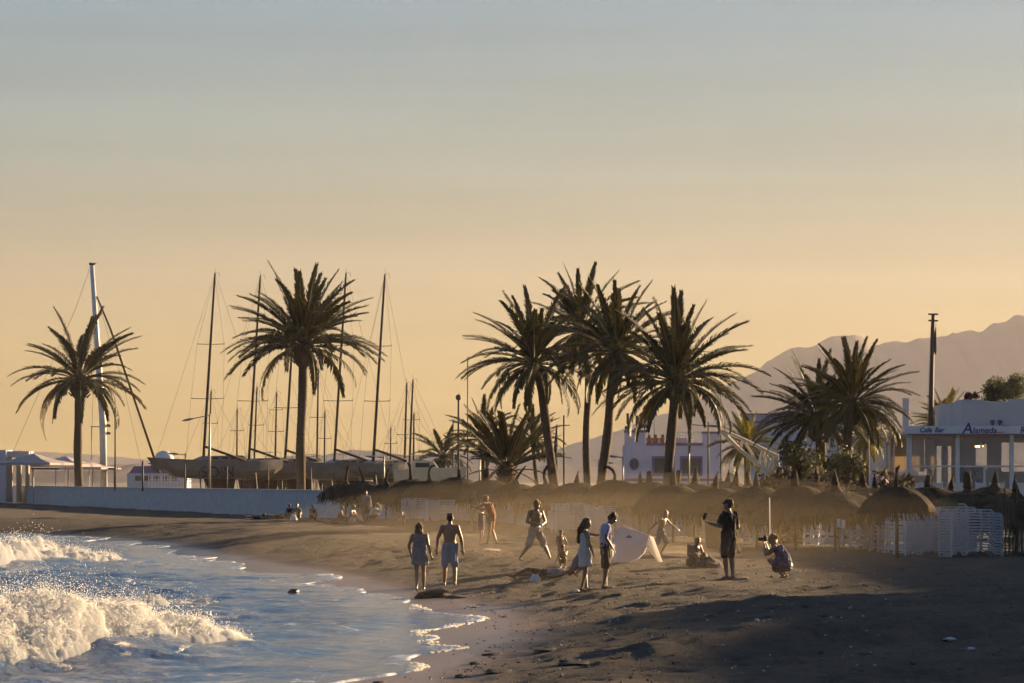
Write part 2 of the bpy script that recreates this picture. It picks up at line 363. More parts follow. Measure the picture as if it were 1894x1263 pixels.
def breaker(name, label, A, B, hgt, front, back, nu, nw, ndrop, seed, thr=.0):
    """tumbling white water between A and B (world xy): a torn lumpy sheet with thrown drops"""
    rs = np.random.RandomState(seed)
    A = np.array(A, float); B = np.array(B, float); D = B - A; Ln = np.hypot(*D); D /= Ln; Nn = np.array([D[1], -D[0]])   # Nn towards camera/shore
    u, w = np.meshgrid(np.linspace(0, 1, nu), np.linspace(-back, front, nw))
    x = A[0] + D[0] * u * Ln + Nn[0] * w; y = A[1] + D[1] * u * Ln + Nn[1] * w
    lat = fbm(u * Ln * .45 + seed, u * 0 + 3, 3)
    ww = w - 1.0 * lat
    prof = np.where(ww > 0, np.clip(1 - (np.abs(ww) / front) ** 2.2, 0, 1), np.clip(np.exp(np.minimum(ww, 0) / back * 3.0), 0, 1))
    env = np.clip(u / .04, 0, 1) * np.clip((1 - u) / .34, 0, 1) ** .8
    env = env * (.80 + .55 * fbm(u * Ln * .30 + 1 + seed, u * 0 + 9, 2) + .22 * np.exp(-((u - .30) / .14) ** 2))
    def billow(px_, py_, o):
        s_ = 0; a_ = 1.0
        for i_ in range(o):
            s_ = s_ + a_ * np.abs(vnoise(px_ + 13.7 * i_, py_ + 5.1 * i_)) * 2; px_ = px_ * 2.1; py_ = py_ * 2.1; a_ *= .55
        return s_
    tb = billow(x * 1.0 + seed, y * .75, 5) - .75
    h = hgt * prof * env
    edge = np.clip((1 - np.abs(2 * (w + back) / (front + back) - 1)) / .10, 0, 1) * np.clip(u / .03, 0, 1) * np.clip((1 - u) / .03, 0, 1)
    z = -.10 + roller(x, y) * .65 + (h + (.10 + .42 * h) * tb + .02 * fbm(x * 14, y * 12, 2)) * edge
    x2 = x + Nn[0] * (.30 * h + .22 * tb * h) + .10 * fbm(x * 4 + 31, y * 3, 3) * edge; y2 = y + Nn[1] * (.30 * h + .22 * tb * h) + .10 * fbm(x * 4, y * 3 + 77, 3) * edge
    rt = root(name, (A[0], A[1], 0), label, 'wave')
    tag(rt, kind='thing')
    o = link('white_water', grid_mesh('white_water', x2 - A[0], y2 - A[1], z, FOAM), rt)
    mb = MB(); n = 0
    hp = (h * edge)
    idx = np.argwhere(hp > hgt * .28); rs.shuffle(idx)
    ij = idx[rs.randint(0, len(idx), ndrop)]; I, Jx = ij[:, 0], ij[:, 1]; hh = hp[I, Jx] / hgt
    far = rs.rand(ndrop) < .42
    up = rs.exponential(1.0, ndrop) * np.where(far, .17, .05) * hh - .015
    c_ = np.stack([x2[I, Jx] - A[0] + rs.normal(0, .05, ndrop), y2[I, Jx] - A[1] + rs.normal(0, .10, ndrop), z[I, Jx] + up], -1)
    r_ = rs.uniform(.0030, .0075, ndrop) * np.where(rs.rand(ndrop) < .05, 1.7, 1.0) * (1.6 if A[1] > 100 else 1.0)
    base = np.array([[1, 0, -.7], [-1, .3, -.6], [0, -1, -.2], [0, .1, 1.3]])
    mb.v = [tuple(p) for p in (c_[:, None, :] + base[None] * r_[:, None, None]).reshape(-1, 3).tolist()]
    mb.f = [tuple(q) for q in (np.arange(ndrop)[:, None, None] * 4 + np.array([[0, 2, 1], [0, 1, 3], [1, 2, 3], [2, 0, 3]])[None]).reshape(-1, 3).tolist()]
    mb.mi = [0] * len(mb.f)
    # ropes of thrown water standing off the crest
    for k in range(int(ndrop / 900)):
        i, j = idx[rs.randint(len(idx))]
        p = Vector((x2[i, j] - A[0], y2[i, j] - A[1], z[i, j] - .05)); pts = [p]; dv = Vector((rs.normal(0, .4), rs.normal(0, .4), 1)).normalized()
        for s_ in range(5):
            dv = (dv + Vector((rs.normal(0, .35), rs.normal(0, .35), -.12))).normalized(); pts.append(pts[-1] + dv * rs.uniform(.03, .075) * hgt)
        mb.tube(pts, [.016, .014, .011, .009, .006, .003], 4)
    sp = mb.build('spray', FOAM, rt); tag(sp, kind='stuff')
    return rt
breaker('breaking_wave', 'tall foaming wave breaking close to the shore with flying spray', (-9.4, 55.0), (-4.85, 66.2), .66, 1.7, 6.0, 460, 260, 100000, 4)
breaker('breaking_wave', 'smaller breaking wave farther out at the left edge of the sea', (-20.0, 114.0), (-14.0, 134.0), .80, 2.0, 6.0, 260, 150, 24000, 11)
breaker('breaking_wave', 'low foaming ripple running in behind the tall wave', (-9.8, 84.0), (-6.2, 88.0), .30, 1.0, 3.5, 180, 90, 2500, 21)

# lace of foam along the edge of the wash
mb = MB(); rs = np.random.RandomState(5)
for y in np.arange(50.5, 84, .09):
    if fbm(np.array([y * .9]), np.array([3.]), 2)[0] < .02: continue
    x = float(wedge(np.array([y]))[0]) - abs(rs.normal(0, .09)); z = gz(x, y)
    for k in range(2):
        r = rs.uniform(.008, .024); mb.ell((x + rs.normal(0, .05), y + rs.normal(0, .05), max(z, .05) + .02), (r * 1.6, r, r * .8), n=5, m=3)
tag(mb.build('swash_foam', FOAM, smooth=True), 'thin line of white foam edging the wash on the sand', 'foam', kind='stuff')

# ---- land behind the wall
LAND = mat('back_land', (.16, .14, .11), (.10, .095, .07), rough=.95, scale=.05, bump=.2, bscale=1.5)
PAVE = mat('promenade_paving', (.30, .27, .24), (.22, .20, .18), rough=.85, scale=.8)
wa = lambda t, off: (WX0 + WD[0] * t + WN[0] * off, WY0 + WD[1] * t + WN[1] * off)
p0 = wa(-700, -.25); p1 = wa(_wl, -.25)
mb = MB(); zz = .55
mb.add([(p0[0], p0[1], zz), (p1[0], p1[1], zz), (16, 152, zz), (36, 140, zz), (38, 20, zz), (900, 20, zz), (7500, 2000, zz), (7500, 9000, zz), (-7500, 9000, zz), (-7500, 2500, zz)],
       [(0, 1, 2, 3, 4, 5, 6, 7, 8, 9)])
tag(mb.build('back_land', LAND), 'flat ground of the harbour behind the beach', 'ground', kind='structure')

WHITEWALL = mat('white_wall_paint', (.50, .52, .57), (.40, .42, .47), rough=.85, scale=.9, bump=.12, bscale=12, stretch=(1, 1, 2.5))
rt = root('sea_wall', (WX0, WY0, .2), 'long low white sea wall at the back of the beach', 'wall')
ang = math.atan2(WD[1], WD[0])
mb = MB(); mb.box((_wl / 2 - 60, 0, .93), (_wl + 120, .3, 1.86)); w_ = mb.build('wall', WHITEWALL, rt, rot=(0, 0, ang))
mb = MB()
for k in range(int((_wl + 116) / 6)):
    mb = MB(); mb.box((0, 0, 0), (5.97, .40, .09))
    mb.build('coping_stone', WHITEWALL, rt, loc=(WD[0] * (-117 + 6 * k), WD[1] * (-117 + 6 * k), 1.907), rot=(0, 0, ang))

# ---- hills
HILL = mat('hillside', (.085, .075, .085), (.13, .105, .105), rough=1.0, scale=.004, detail=8, spec=.05)
def ridge(name, label, pts, d, depth, seed, amp=.06):
    xs = np.array([p[0] for p in pts], float); ys = np.array([p[1] for p in pts], float)
    px = np.linspace(xs[0], xs[-1], 420); py = np.interp(px, xs, ys)
    top = CZ + (HY - py) / F * d
    top = top + amp * np.maximum(top, 4) * fbm(px * .05 + seed, px * 0, 4)
    t = np.linspace(-1, 1, 41); PX, T = np.meshgrid(px, t)
    dd = d + T * depth; Xs = (PX - CX) / F * d + 0 * T
    fall = np.clip(1 - np.abs(T), 0, 1) ** 1.15
    gul = 1 + .25 * (1 - fall) * fbm(Xs * .004 + seed, dd * .003, 4)
    Zs = np.maximum(top[None, :] * fall * gul, -1) * (1 - (np.abs(T) > .999)) - .5
    return tag(link(name, grid_mesh(name, Xs, dd, Zs, HILL)), label, 'hill', kind='structure')
ridge('mountain', 'hazy mauve mountain range rising towards the sun', [(700, 890), (800, 880), (860, 868), (940, 850), (1000, 838), (1080, 815), (1160, 789), (1270, 750), (1330, 720), (1390, 690), (1420, 671), (1450, 651), (1480, 637), (1505, 637), (1540, 622), (1580, 617), (1610, 635),
      (1640, 630), (1660, 627), (1680, 630), (1700, 623), (1750, 620), (1790, 606), (1815, 612), (1860, 594), (1894, 584), (2000, 560), (2150, 520), (2350, 505), (2600, 520), (2900, 600), (3300, 700), (3700, 830), (3900, 890)], 5200, 1100, 3, .035)
ridge('low_hills', 'faint line of low hills beyond the harbour', [(-900, 860), (-500, 828), (-200, 836), (0, 833), (130, 836), (300, 852), (400, 851), (480, 846), (600, 840), (650, 831), (700, 832), (760, 842), (860, 836), (950, 832), (1000, 841), (1150, 850), (1300, 860), (1600, 880)], 4700, 700, 9, .05)
ridge('wooded_rise', 'low wooded rise behind the boat yard', [(-700, 862), (-100, 850), (120, 858), (250, 856), (420, 868), (700, 868), (860, 862), (1000, 859), (1160, 862), (1400, 856), (1800, 850), (2300, 852), (2600, 880)], 2300, 300, 5, .10)
# ================================================================== palms
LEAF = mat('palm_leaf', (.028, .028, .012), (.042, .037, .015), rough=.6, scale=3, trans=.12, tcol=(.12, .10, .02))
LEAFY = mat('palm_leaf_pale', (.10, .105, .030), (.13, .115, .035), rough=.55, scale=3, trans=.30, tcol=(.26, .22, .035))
DEADLEAF = mat('palm_leaf_dry', (.13, .085, .045), (.09, .06, .03), rough=.8, scale=3, trans=.15)
BARK = mat('palm_bark', (.115, .082, .055), (.060, .043, .030), rough=.95, scale=9, bump=.8, bscale=14, stretch=(1, 1, 2.2))
RACHIS = mat('palm_rachis', (.12, .115, .045), (.09, .085, .03), rough=.6)
def frond_mesh(name, bend, seed, leafmat, lw=.0115, nl=70, wid=1.0, bare=.16):
    """unit-length feather leaf along +x that sags by 'bend' radians towards its tip"""
    rd = random.Random(seed); mb = MB(); N_ = 14
    pts = [Vector((0, 0, 0))]; ang = 0
    for i in range(N_):
        t = (i + .5) / N_; ang = -bend * (t ** 1.5)
        pts.append(pts[-1] + Vector((math.cos(ang), 0, math.sin(ang))) / N_)
    side = rd.uniform(-.05, .05)
    pts = [p + Vector((0, side * (p.x ** 2), 0)) for p in pts]
    mb.tube(pts, [.011 * (1 - .85 * i / N_) for i in range(N_ + 1)], 4, mi=1)
    for i in range(nl):
        t = bare + (1 - bare) * (i + .5) / nl
        k = t * N_; a = min(int(k), N_ - 1); p = pts[a].lerp(pts[a + 1], k - a); tg = (pts[a + 1] - pts[a]).normalized()
        upv = tg.cross(Vector((0, 1, 0))) * -1
        if upv.z < 0 and abs(bend) < 1.2: upv = -upv
        prof = min(1, (t - bare + .05) / .22) * (1 - .55 * max(0, (t - .55) / .45))
        for s in (-1, 1):
            al = R(50 - 28 * t) + rd.uniform(-.14, .14)
            ln = .140 * wid * prof * rd.uniform(.8, 1.12)
            dr = (tg * math.cos(al) + Vector((0, s, 0)) * math.sin(al) + upv * rd.uniform(.12, .55)).normalized()
            mid = p + dr * ln * .55; tip = mid + (dr + Vector((0, 0, -rd.uniform(.3, .95)))).normalized() * ln * .45
            wv_ = dr.cross(upv).normalized() * lw * rd.uniform(.7, 1.1)
            mb.add([p - wv_ * .5, p + wv_ * .5, mid + wv_ * .8, mid - wv_ * .8, tip], [(0, 1, 2, 3), (3, 2, 4)])
    return mb.mesh(name, [leafmat, RACHIS])
FR = {}
def fronds_for(key, leafmat, **k):
    if key not in FR:
        FR[key] = [[frond_mesh('frond_' + key, b, 10 * i + j, leafmat, **k) for j in range(3)] for i, b in enumerate((.30, .58, .98, 1.35))]
    return FR[key]
DRY = [frond_mesh('frond_dry', b, 90 + i, LEAF if i else DEADLEAF, lw=.009, nl=46, wid=.42) for i, b in enumerate((1.75, 1.55))]
def palm(label, trunk_px, d, r0, r1, Rm, n=58, emin=-35, emax=86, seed=1, leaf='dark', droop=1.0, dead=3, boss=1.0, group=None, wid=1.0, leanx=0.0, stub=True, up_short=1.0, lens=None):
    """trunk_px: photo points from base to crown; Rm: leaf length in metres"""
    rd = random.Random(seed)
    base = at(*trunk_px[0], d); b0 = Vector((base.x, d, .3))
    rt = root('palm_tree', b0, label, 'palm tree', group)
    P = [Vector((0, 0, 0))] + [at(q[0], q[1], d) - b0 for q in trunk_px]
    # smooth the trunk
    pts = []; m = 90
    for i in range(m + 1):
        t = i / m * (len(P) - 1); a = min(int(t), len(P) - 2); f_ = t - a
        p_1 = P[max(a - 1, 0)]; p2 = P[min(a + 2, len(P) - 1)]
        q = 0.5 * ((2 * P[a]) + (P[a + 1] - p_1) * f_ + (2 * p_1 - 5 * P[a] + 4 * P[a + 1] - p2) * f_ ** 2 + (3 * P[a] - p_1 - 3 * P[a + 1] + p2) * f_ ** 3)
        pts.append(q)
    rr = []
    for i in range(m + 1):
        t = i / m; rr.append((r0 * (1 - t) + r1 * t) * (1 + .09 * ((i * .5) % 1 - .5) + .05 * math.sin(i * .23 + seed) + rd.uniform(-.03, .03)) * (1 + .25 * max(0, .08 - t) / .08))
    mb = MB(); mb.tube(pts, rr, 12); mb.build('trunk', BARK, rt, smooth=True)
    c = P[-1].copy()
    # swollen leaf-base boss with stubs of cut leaves
    if boss > 0:
        mb = MB(); rb = r1 * 1.75 * boss
        mb.lathe([(r1 * .9, -rb * 2.4), (rb * .85, -rb * 1.9), (rb * 1.05, -rb * .9), (rb, 0), (rb * .7, rb * .7), (rb * .2, rb * 1.0)], tuple(c), 14)
        if stub:
            for k in range(46):
                a = k * 2.4; zz = -rb * 2.1 + rb * 2.3 * (k / 46); q = c + Vector((math.cos(a) * rb * .85, math.sin(a) * rb * .85, zz))
                mb.tube([q, q + Vector((math.cos(a) * rb * .45, math.sin(a) * rb * .45, rb * .45))], [rb * .13, rb * .05], 4)
        mb.build('crown_base', BARK, rt, smooth=False)
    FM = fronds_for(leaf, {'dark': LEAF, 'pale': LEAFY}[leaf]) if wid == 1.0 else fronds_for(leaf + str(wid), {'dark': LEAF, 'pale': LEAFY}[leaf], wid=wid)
    for k in range(n):
        t = (k + .5) / n
        e = math.degrees(math.asin(math.sin(R(emin)) + (math.sin(R(emax)) - math.sin(R(emin))) * t ** .92)) + rd.uniform(-6, 6)
        az = k * 137.508 + rd.uniform(-14, 14)
        bi = 0 if e > 62 else 1 if e > 30 else 2 if e > -5 else 3
        if droop < .8: bi = max(0, bi - 1)
        if droop > 1.2: bi = min(3, bi + 1)
        ln = Rm * rd.uniform(.84, 1.08) * (up_short if e > 55 else 1.0)
        if e < -10: ln *= .88
        a = R(az); off = Vector((math.cos(a), math.sin(a), 0)) * r1 * .5 * math.cos(R(e))
        link('frond', FM[bi][k % 3], rt, c + off + Vector((0, 0, r1 * .8 * math.sin(R(e)))), Euler((rd.uniform(-.35, .35), -R(e), a), 'XYZ'), ln)
    for k in range(dead):
        a = rd.uniform(0, 6.28); link('frond', DRY[k % 2], rt, c + Vector((math.cos(a), math.sin(a), -.3)) * r1, Euler((rd.uniform(-.2, .2), R(rd.uniform(-12, 22)), a), 'XYZ'), Rm * rd.uniform(.75, 1.15))
    return rt
G1 = 'tall palms along the promenade'
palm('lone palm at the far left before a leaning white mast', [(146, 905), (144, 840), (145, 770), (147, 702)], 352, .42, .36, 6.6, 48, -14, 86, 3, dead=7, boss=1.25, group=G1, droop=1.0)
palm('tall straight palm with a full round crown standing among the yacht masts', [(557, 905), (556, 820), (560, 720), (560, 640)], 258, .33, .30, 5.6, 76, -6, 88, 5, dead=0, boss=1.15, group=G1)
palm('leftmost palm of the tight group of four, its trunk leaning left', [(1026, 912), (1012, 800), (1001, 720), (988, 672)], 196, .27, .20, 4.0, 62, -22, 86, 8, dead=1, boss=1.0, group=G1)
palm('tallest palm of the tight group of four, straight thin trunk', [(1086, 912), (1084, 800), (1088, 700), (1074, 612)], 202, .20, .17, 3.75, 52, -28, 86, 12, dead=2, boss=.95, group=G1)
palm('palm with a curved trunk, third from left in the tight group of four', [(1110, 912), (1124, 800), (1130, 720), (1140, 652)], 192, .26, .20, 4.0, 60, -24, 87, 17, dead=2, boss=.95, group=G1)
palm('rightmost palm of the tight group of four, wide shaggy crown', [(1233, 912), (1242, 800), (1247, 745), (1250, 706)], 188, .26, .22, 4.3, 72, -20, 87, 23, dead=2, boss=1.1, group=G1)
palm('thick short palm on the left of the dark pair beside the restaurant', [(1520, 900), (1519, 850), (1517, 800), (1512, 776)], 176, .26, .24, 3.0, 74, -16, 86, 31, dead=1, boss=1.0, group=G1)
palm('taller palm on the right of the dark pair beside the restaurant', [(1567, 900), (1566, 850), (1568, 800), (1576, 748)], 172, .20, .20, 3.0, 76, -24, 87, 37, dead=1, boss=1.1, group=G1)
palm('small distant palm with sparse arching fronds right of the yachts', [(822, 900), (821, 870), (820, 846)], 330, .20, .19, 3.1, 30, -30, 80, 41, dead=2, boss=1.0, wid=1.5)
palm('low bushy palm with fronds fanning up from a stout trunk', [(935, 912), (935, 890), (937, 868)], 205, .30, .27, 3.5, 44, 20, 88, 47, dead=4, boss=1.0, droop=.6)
palm('slim young palm just left of the bushy fan palm', [(894, 905), (894, 860), (893, 812)], 228, .11, .10, 2.6, 34, -12, 84, 53, dead=1, boss=.9, wid=1.3)
palm('slim palm with a crooked pale trunk behind the leaning palm', [(995, 912), (989, 860), (986, 812)], 232, .13, .11, 2.2, 34, -30, 84, 59, dead=2, boss=.9, wid=1.3)
palm('full green palm behind the white truss beside the mauve building', [(1382, 905), (1382, 860), (1382, 826)], 260, .22, .20, 2.5, 52, -35, 84, 61, leaf='pale', dead=1, boss=1.0, wid=1.5)
palm('sunlit yellow green palm rising behind the restaurant roof', [(1748, 870), (1748, 820), (1748, 792)], 240, .25, .22, 2.5, 48, -4, 86, 67, leaf='pale', dead=0, boss=1.0, wid=1.5)
palm('thin sunlit palm with drooping fronds between the dark pair and the restaurant', [(1602, 905), (1601, 850), (1600, 806)], 215, .12, .11, 2.2, 36, -35, 82, 71, leaf='pale', dead=3, boss=1.0, wid=1.4)

# ---- shrubs: many small leaf blades through an uneven volume
BUSH = mat('shrub_leaf', (.035, .045, .018), (.065, .070, .026), rough=.7, scale=4, trans=.2, tcol=(.14, .15, .03))
BUSHRED = mat('shrub_leaf_red', (.12, .022, .030), (.07, .018, .022), rough=.7, scale=4, trans=.2, tcol=(.2, .03, .04))
TWIG = mat('twig', (.10, .07, .045), rough=.9)
def shrub(label, loc, rad, n, seed, m=None, lsz=.10, lobes=9, cat='shrub', name='shrub', group=None):
    rd = random.Random(seed); rt = root(name, loc, label, cat, group); mb = MB(); tw = MB()
    cs = [(Vector((rd.uniform(-.7, .7) * rad[0], rd.uniform(-.7, .7) * rad[1], rd.uniform(.25, .95) * rad[2])), rd.uniform(.25, .5)) for _ in range(lobes)]
    for c, s in cs: tw.tube([(0, 0, 0), c * .5 + Vector((0, 0, .1)), c], [.04, .025, .01], 4)
    for k in range(n):
        c, s = cs[k % lobes]
        v = Vector((rd.gauss(0, 1), rd.gauss(0, 1), rd.gauss(0, 1))).normalized() * (rd.random() ** .4) * s
        p = c + Vector((v.x * rad[0], v.y * rad[1], v.z * rad[2] * 1.1)); p.z = max(p.z, .02)
        a = Vector((rd.gauss(0, 1), rd.gauss(0, 1), rd.gauss(.4, 1))).normalized() * lsz * rd.uniform(.6, 1.3); b = a.orthogonal().normalized() * lsz * .32
        mb.add([p - b, p + a * .5 - b * 1.2, p + a, p + a * .5 + b * 1.2], [(0, 1, 2, 3)])
    mb.build('foliage', m or BUSH, rt); tw.build('stem', TWIG, rt)
    return rt
shrub('dense dark bush at the foot of the left palm of the pair', at(1488, 905, 174) + Vector((0, 0, .1)), (1.15, 1.2, 1.7), 3200, 1, lsz=.16)
shrub('dark bush at the foot of the right palm of the pair', at(1560, 905, 170) + Vector((0, 0, .1)), (1.05, 1.0, 1.5), 2600, 2, lsz=.15)
# ================================================================== thatched parasols
THATCH = mat('thatch', (.075, .050, .031), (.038, .026, .017), rough=1.0, scale=8, bump=.5, bscale=40, trans=.08, stretch=(1, 1, .3))
WOODP = mat('parasol_pole', (.13, .095, .065), (.09, .065, .045), rough=.9, scale=10)
def parasol_meshes(seed):
    rd = random.Random(seed)
    can = MB(); prof = [(0.10, .72), (.42, .68), (.85, .52), (1.22, .26), (1.48, -.02), (1.58, -.26)]
    n = 30; vs = []
    for r, z in prof:
        for j in range(n):
            w = 2 * math.pi * j / n; k = 1 + .09 * math.sin(3 * w + seed) + .05 * math.sin(5 * w + 2 * seed) + rd.uniform(-.04, .04)
            vs.append((r * k * math.cos(w), r * k * math.sin(w), z + rd.uniform(-.03, .03)))
    fs = [(i * n + j, i * n + (j + 1) % n, (i + 1) * n + (j + 1) % n, (i + 1) * n + j) for i in range(len(prof) - 1) for j in range(n)]
    fs += [tuple(range(n))]
    can.add(vs, fs)
    inner = MB()
    for lay, (ra, za, rb, zb, cnt) in enumerate(((.18, .74, .95, .50, 90), (.75, .60, 1.35, .16, 120), (1.2, .30, 1.62, -.26, 170), (1.42, .04, 1.66, -.55, 200))):
        for k in range(cnt):
            w = rd.uniform(0, 6.283); w2 = w + rd.uniform(-.06, .06); l = rd.uniform(.6, 1.25)
            a = Vector((ra * math.cos(w), ra * math.sin(w), za)); b = Vector((rb * math.cos(w2), rb * math.sin(w2), zb)); b = a + (b - a) * l + Vector((0, 0, rd.uniform(0, .05)))
            mdp = a.lerp(b, .5) + Vector((0, 0, .07)); s = Vector((-math.sin(w), math.cos(w), 0)) * rd.uniform(.02, .05)
            can.add([a - s, a + s, mdp + s, mdp - s, b + s * .4, b - s * .4], [(0, 1, 2, 3), (3, 2, 4, 5)])
    return can.mesh('thatch_canopy', THATCH)
PARM = [parasol_meshes(s) for s in (1, 2, 3, 4)]
def finial_mesh(kind, seed):
    rd = random.Random(seed); mb = MB()
    mb.lathe([(.36, -.10), (.22, .05), (.13, .18), (.09, .30)], n=9)
    if kind == 0: pts = [(0, 0, .25), (.05, 0, .55), (.10, 0, .85), (.16, 0, 1.05), (.30, 0, 1.15)]; rr = [.11, .085, .075, .10, .04]
    elif kind == 1: pts = [(0, 0, .25), (.12, 0, .55), (.28, 0, .85), (.40, 0, 1.05)]; rr = [.10, .07, .06, .03]
    elif kind == 2: pts = [(0, 0, .2), (-.02, 0, .45), (0, 0, .75)]; rr = [.17, .15, .12]
    elif kind == 3: pts = [(0, 0, .2), (.0, 0, .45), (.02, 0, .70)]; rr = [.14, .09, .02]
    else: pts = [(0, 0, .25), (-.06, 0, .5), (.02, 0, .8), (.22, 0, 1.0), (.48, 0, 1.02)]; rr = [.10, .08, .08, .09, .05]
    mb.tube(pts, rr, 7)
    for k in range(16):
        w = rd.uniform(0, 6.28); p = Vector(pts[-1]); q = p + Vector((math.cos(w) * .10, math.sin(w) * .10, rd.uniform(-.06, .16))); s = Vector((0, .014, 0.006))
        mb.add([p - s, p + s, q], [(0, 1, 2)])
    return mb.mesh('finial', THATCH, True)
FINM = [finial_mesh(k, k) for k in range(5)]
mb = MB(); mb.tube([(0, 0, -.4), (0, 0, 1.0), (.01, 0, 2.25)], [.055, .05, .045], 8); POLEM = mb.mesh('pole', WOODP, True)
mb = MB()
for k in range(10):
    w = k * .628; mb.tube([(0, 0, .66), (1.35 * math.cos(w), 1.35 * math.sin(w), .10)], .018, 4)
mb.tube([(1.34 * math.cos(k * .2618), 1.34 * math.sin(k * .2618), .09) for k in range(25)], .018, 4); RIBM = mb.mesh('frame', WOODP)
def parasol(label, x, y, zf, sc, fin, seed, group):
    """zf: height of the thatch fringe line above the sand"""
    rd = random.Random(seed * 7 + 1); g = gz(x, y); rt = root('thatched_parasol', (x, y, g), label, 'parasol', group)
    link('pole', POLEM, rt, scale=(1, 1, (zf + .68 * sc) / 2.2))
    link('canopy', PARM[seed % 4], rt, (0, 0, zf), Euler((rd.uniform(-.10, .10), rd.uniform(-.10, .10), rd.uniform(0, 6.28))), (sc, sc, sc * rd.uniform(.82, 1.15)))
    link('frame', RIBM, rt, (0, 0, zf - .03), None, (sc, sc, sc * .9))
    link('finial', FINM[fin], rt, (0, 0, zf + .66 * sc), Euler((rd.uniform(-.1, .1), rd.uniform(-.16, .16), rd.choice((0, .5, 3.0, -.6, 2.6)))), sc * rd.uniform(.8, 1.0))
    return rt
ORD = ['first', 'second', 'third', 'fourth', 'fifth', 'sixth', 'seventh', 'eighth', 'ninth', 'tenth', 'eleventh', 'twelfth', 'thirteenth', 'fourteenth', 'fifteenth', 'sixteenth', 'seventeenth', 'eighteenth', 'nineteenth', 'twentieth']
GP = 'thatched parasols in front of the sea wall'
back = [(640, 0), (672, 1), (714, 1), (759, 0), (795, 4), (848, 3), (900, 2), (953, 1), (1010, 4), (1066, 3), (1138, 4), (1184, 3), (1200, 2), (1252, 2), (1291, 3), (1345, 3), (1384, 3), (1432, 3)]
for i, (px, fin) in enumerate(back):
    dw = 1 / (.00254 + .0000028 * px); off = 3.2 if i % 2 else 5.0
    d = dw - off * 1.05
    nm = ORD[i]
    parasol(f'{nm} thatched straw parasol from the seaward end of the row along the wall', X(px, d), d, 1.36 + (.15 if px > 1100 else 0), 1.0 if px < 1150 else .92, fin, i, GP)
GP2 = 'thatched parasols around the stacked loungers'
front = [(1245, 140, 1.30, .95, 2, 'low thatched parasol behind the running boy'), (1322, 134, 1.35, .95, 3, 'thatched parasol behind the man in the black cap'),
         (1400, 131, 1.30, .98, 3, 'shaggy thatched parasol above the slim beach pole'), (1472, 128, 1.32, 1.0, 2, 'shaggy thatched parasol above the narrow lounger stacks, nearer the camera woman'),
         (1545, 125, 1.30, 1.0, 3, 'shaggy thatched parasol above the narrow lounger stacks, below the dark palm pair'),
         (1596, 134, 1.45, .95, 3, 'thatched parasol half hidden left of the big dome parasol'),
         (1659, 112, 1.55, .72, 0, 'big dome shaped thatched parasol standing out left of the white lounger stacks'),
         (1790, 126, 1.25, 1.0, 2, 'low thatched parasol behind the tallest white lounger stacks'), (1880, 122, 1.2, 1.0, 3, 'thatched parasol cut by the right edge of the picture'),
         (1360, 146, 1.45, 1.0, 3, 'thatched parasol between the man in black and the slim beach pole'), (1440, 144, 1.5, 1.0, 2, 'thatched parasol straight behind the crouching woman'), (1510, 142, 1.5, 1.05, 3, 'thatched parasol under the left palm of the dark pair'),
         (1285, 150, 1.45, 1.0, 3, 'thatched parasol between the running boy and the brown bin'), (1620, 128, 1.35, .95, 3, 'thatched parasol partly covered by the dome parasol'), (1715, 132, 1.35, .95, 2, 'thatched parasol between the dome parasol and the tall stacks'), (1758, 138, 1.3, 1.0, 3, 'thatched parasol behind the green cushions'),
         (1840, 136, 1.45, .95, 3, 'farther thatched parasol below the restaurant windows')]
for i, (px, d, zf, s, fin, lab) in enumerate(front):
    parasol(lab, X(px, d), d, zf, s, fin, i + 30, GP2)
# dried brush screen heaped behind the parasols on the right
STRAW = mat('dry_brush', (.13, .09, .055), (.075, .055, .035), rough=1.0, scale=3, trans=.15)
for px, d, rx, rz_, lab in ((1470, 142, 1.3, 2.2, 'dry brush heap beside the truss crane'), (1560, 140, 1.2, 2.0, 'dry brush heap below the dark palm pair'), (1640, 146, 1.1, 2.1, 'dry brush heap behind the dome parasol')):
    shrub(lab, Vector((X(px, d), d, gz(X(px, d), d))), (rx, .8, rz_), 2600, int(px), STRAW, .22, 10, 'brush', 'brush_heap', 'dry brush heaps')

# ================================================================== stacked sun loungers
PLASTIC = mat('white_plastic', (.56, .56, .60), (.46, .46, .50), rough=.45, scale=5, spec=.4, coord='Object')
GREENP = mat('green_cushion', (.03, .07, .045), rough=.8)
def lounger_mesh():
    mb = MB(); P = [(-.96, -.16), (-.90, 0), (-.62, 0), (-.52, -.13), (-.42, -.13), (-.30, 0), (.52, 0), (.66, -.11), (.86, -.11), (.96, -.20)]
    for s in (-1, 1):
        y = .31 * s
        for (x0, z0), (x1, z1) in zip(P[:-1], P[1:]):
            dx, dz = x1 - x0, z1 - z0; l = math.hypot(dx, dz)
            mb.box(((x0 + x1) / 2, y, (z0 + z1) / 2), (l + .015, .045, .042), rot=Euler((0, -math.atan2(dz, dx), 0)))
    for x in np.linspace(-.86, .5, 11):
        if -.60 < x < -.32: continue
        mb.box((x, 0, .004), (.075, .58, .012))
    for x in (.70, .80): mb.box((x, 0, -.106), (.07, .58, .016))
    for x in (-.95, .95): mb.box((x, 0, -.17), (.04, .64, .032))
    return mb.mesh('sun_lounger', PLASTIC)
LM = lounger_mesh(); NL = 0
GL = 'stacked white sun loungers'
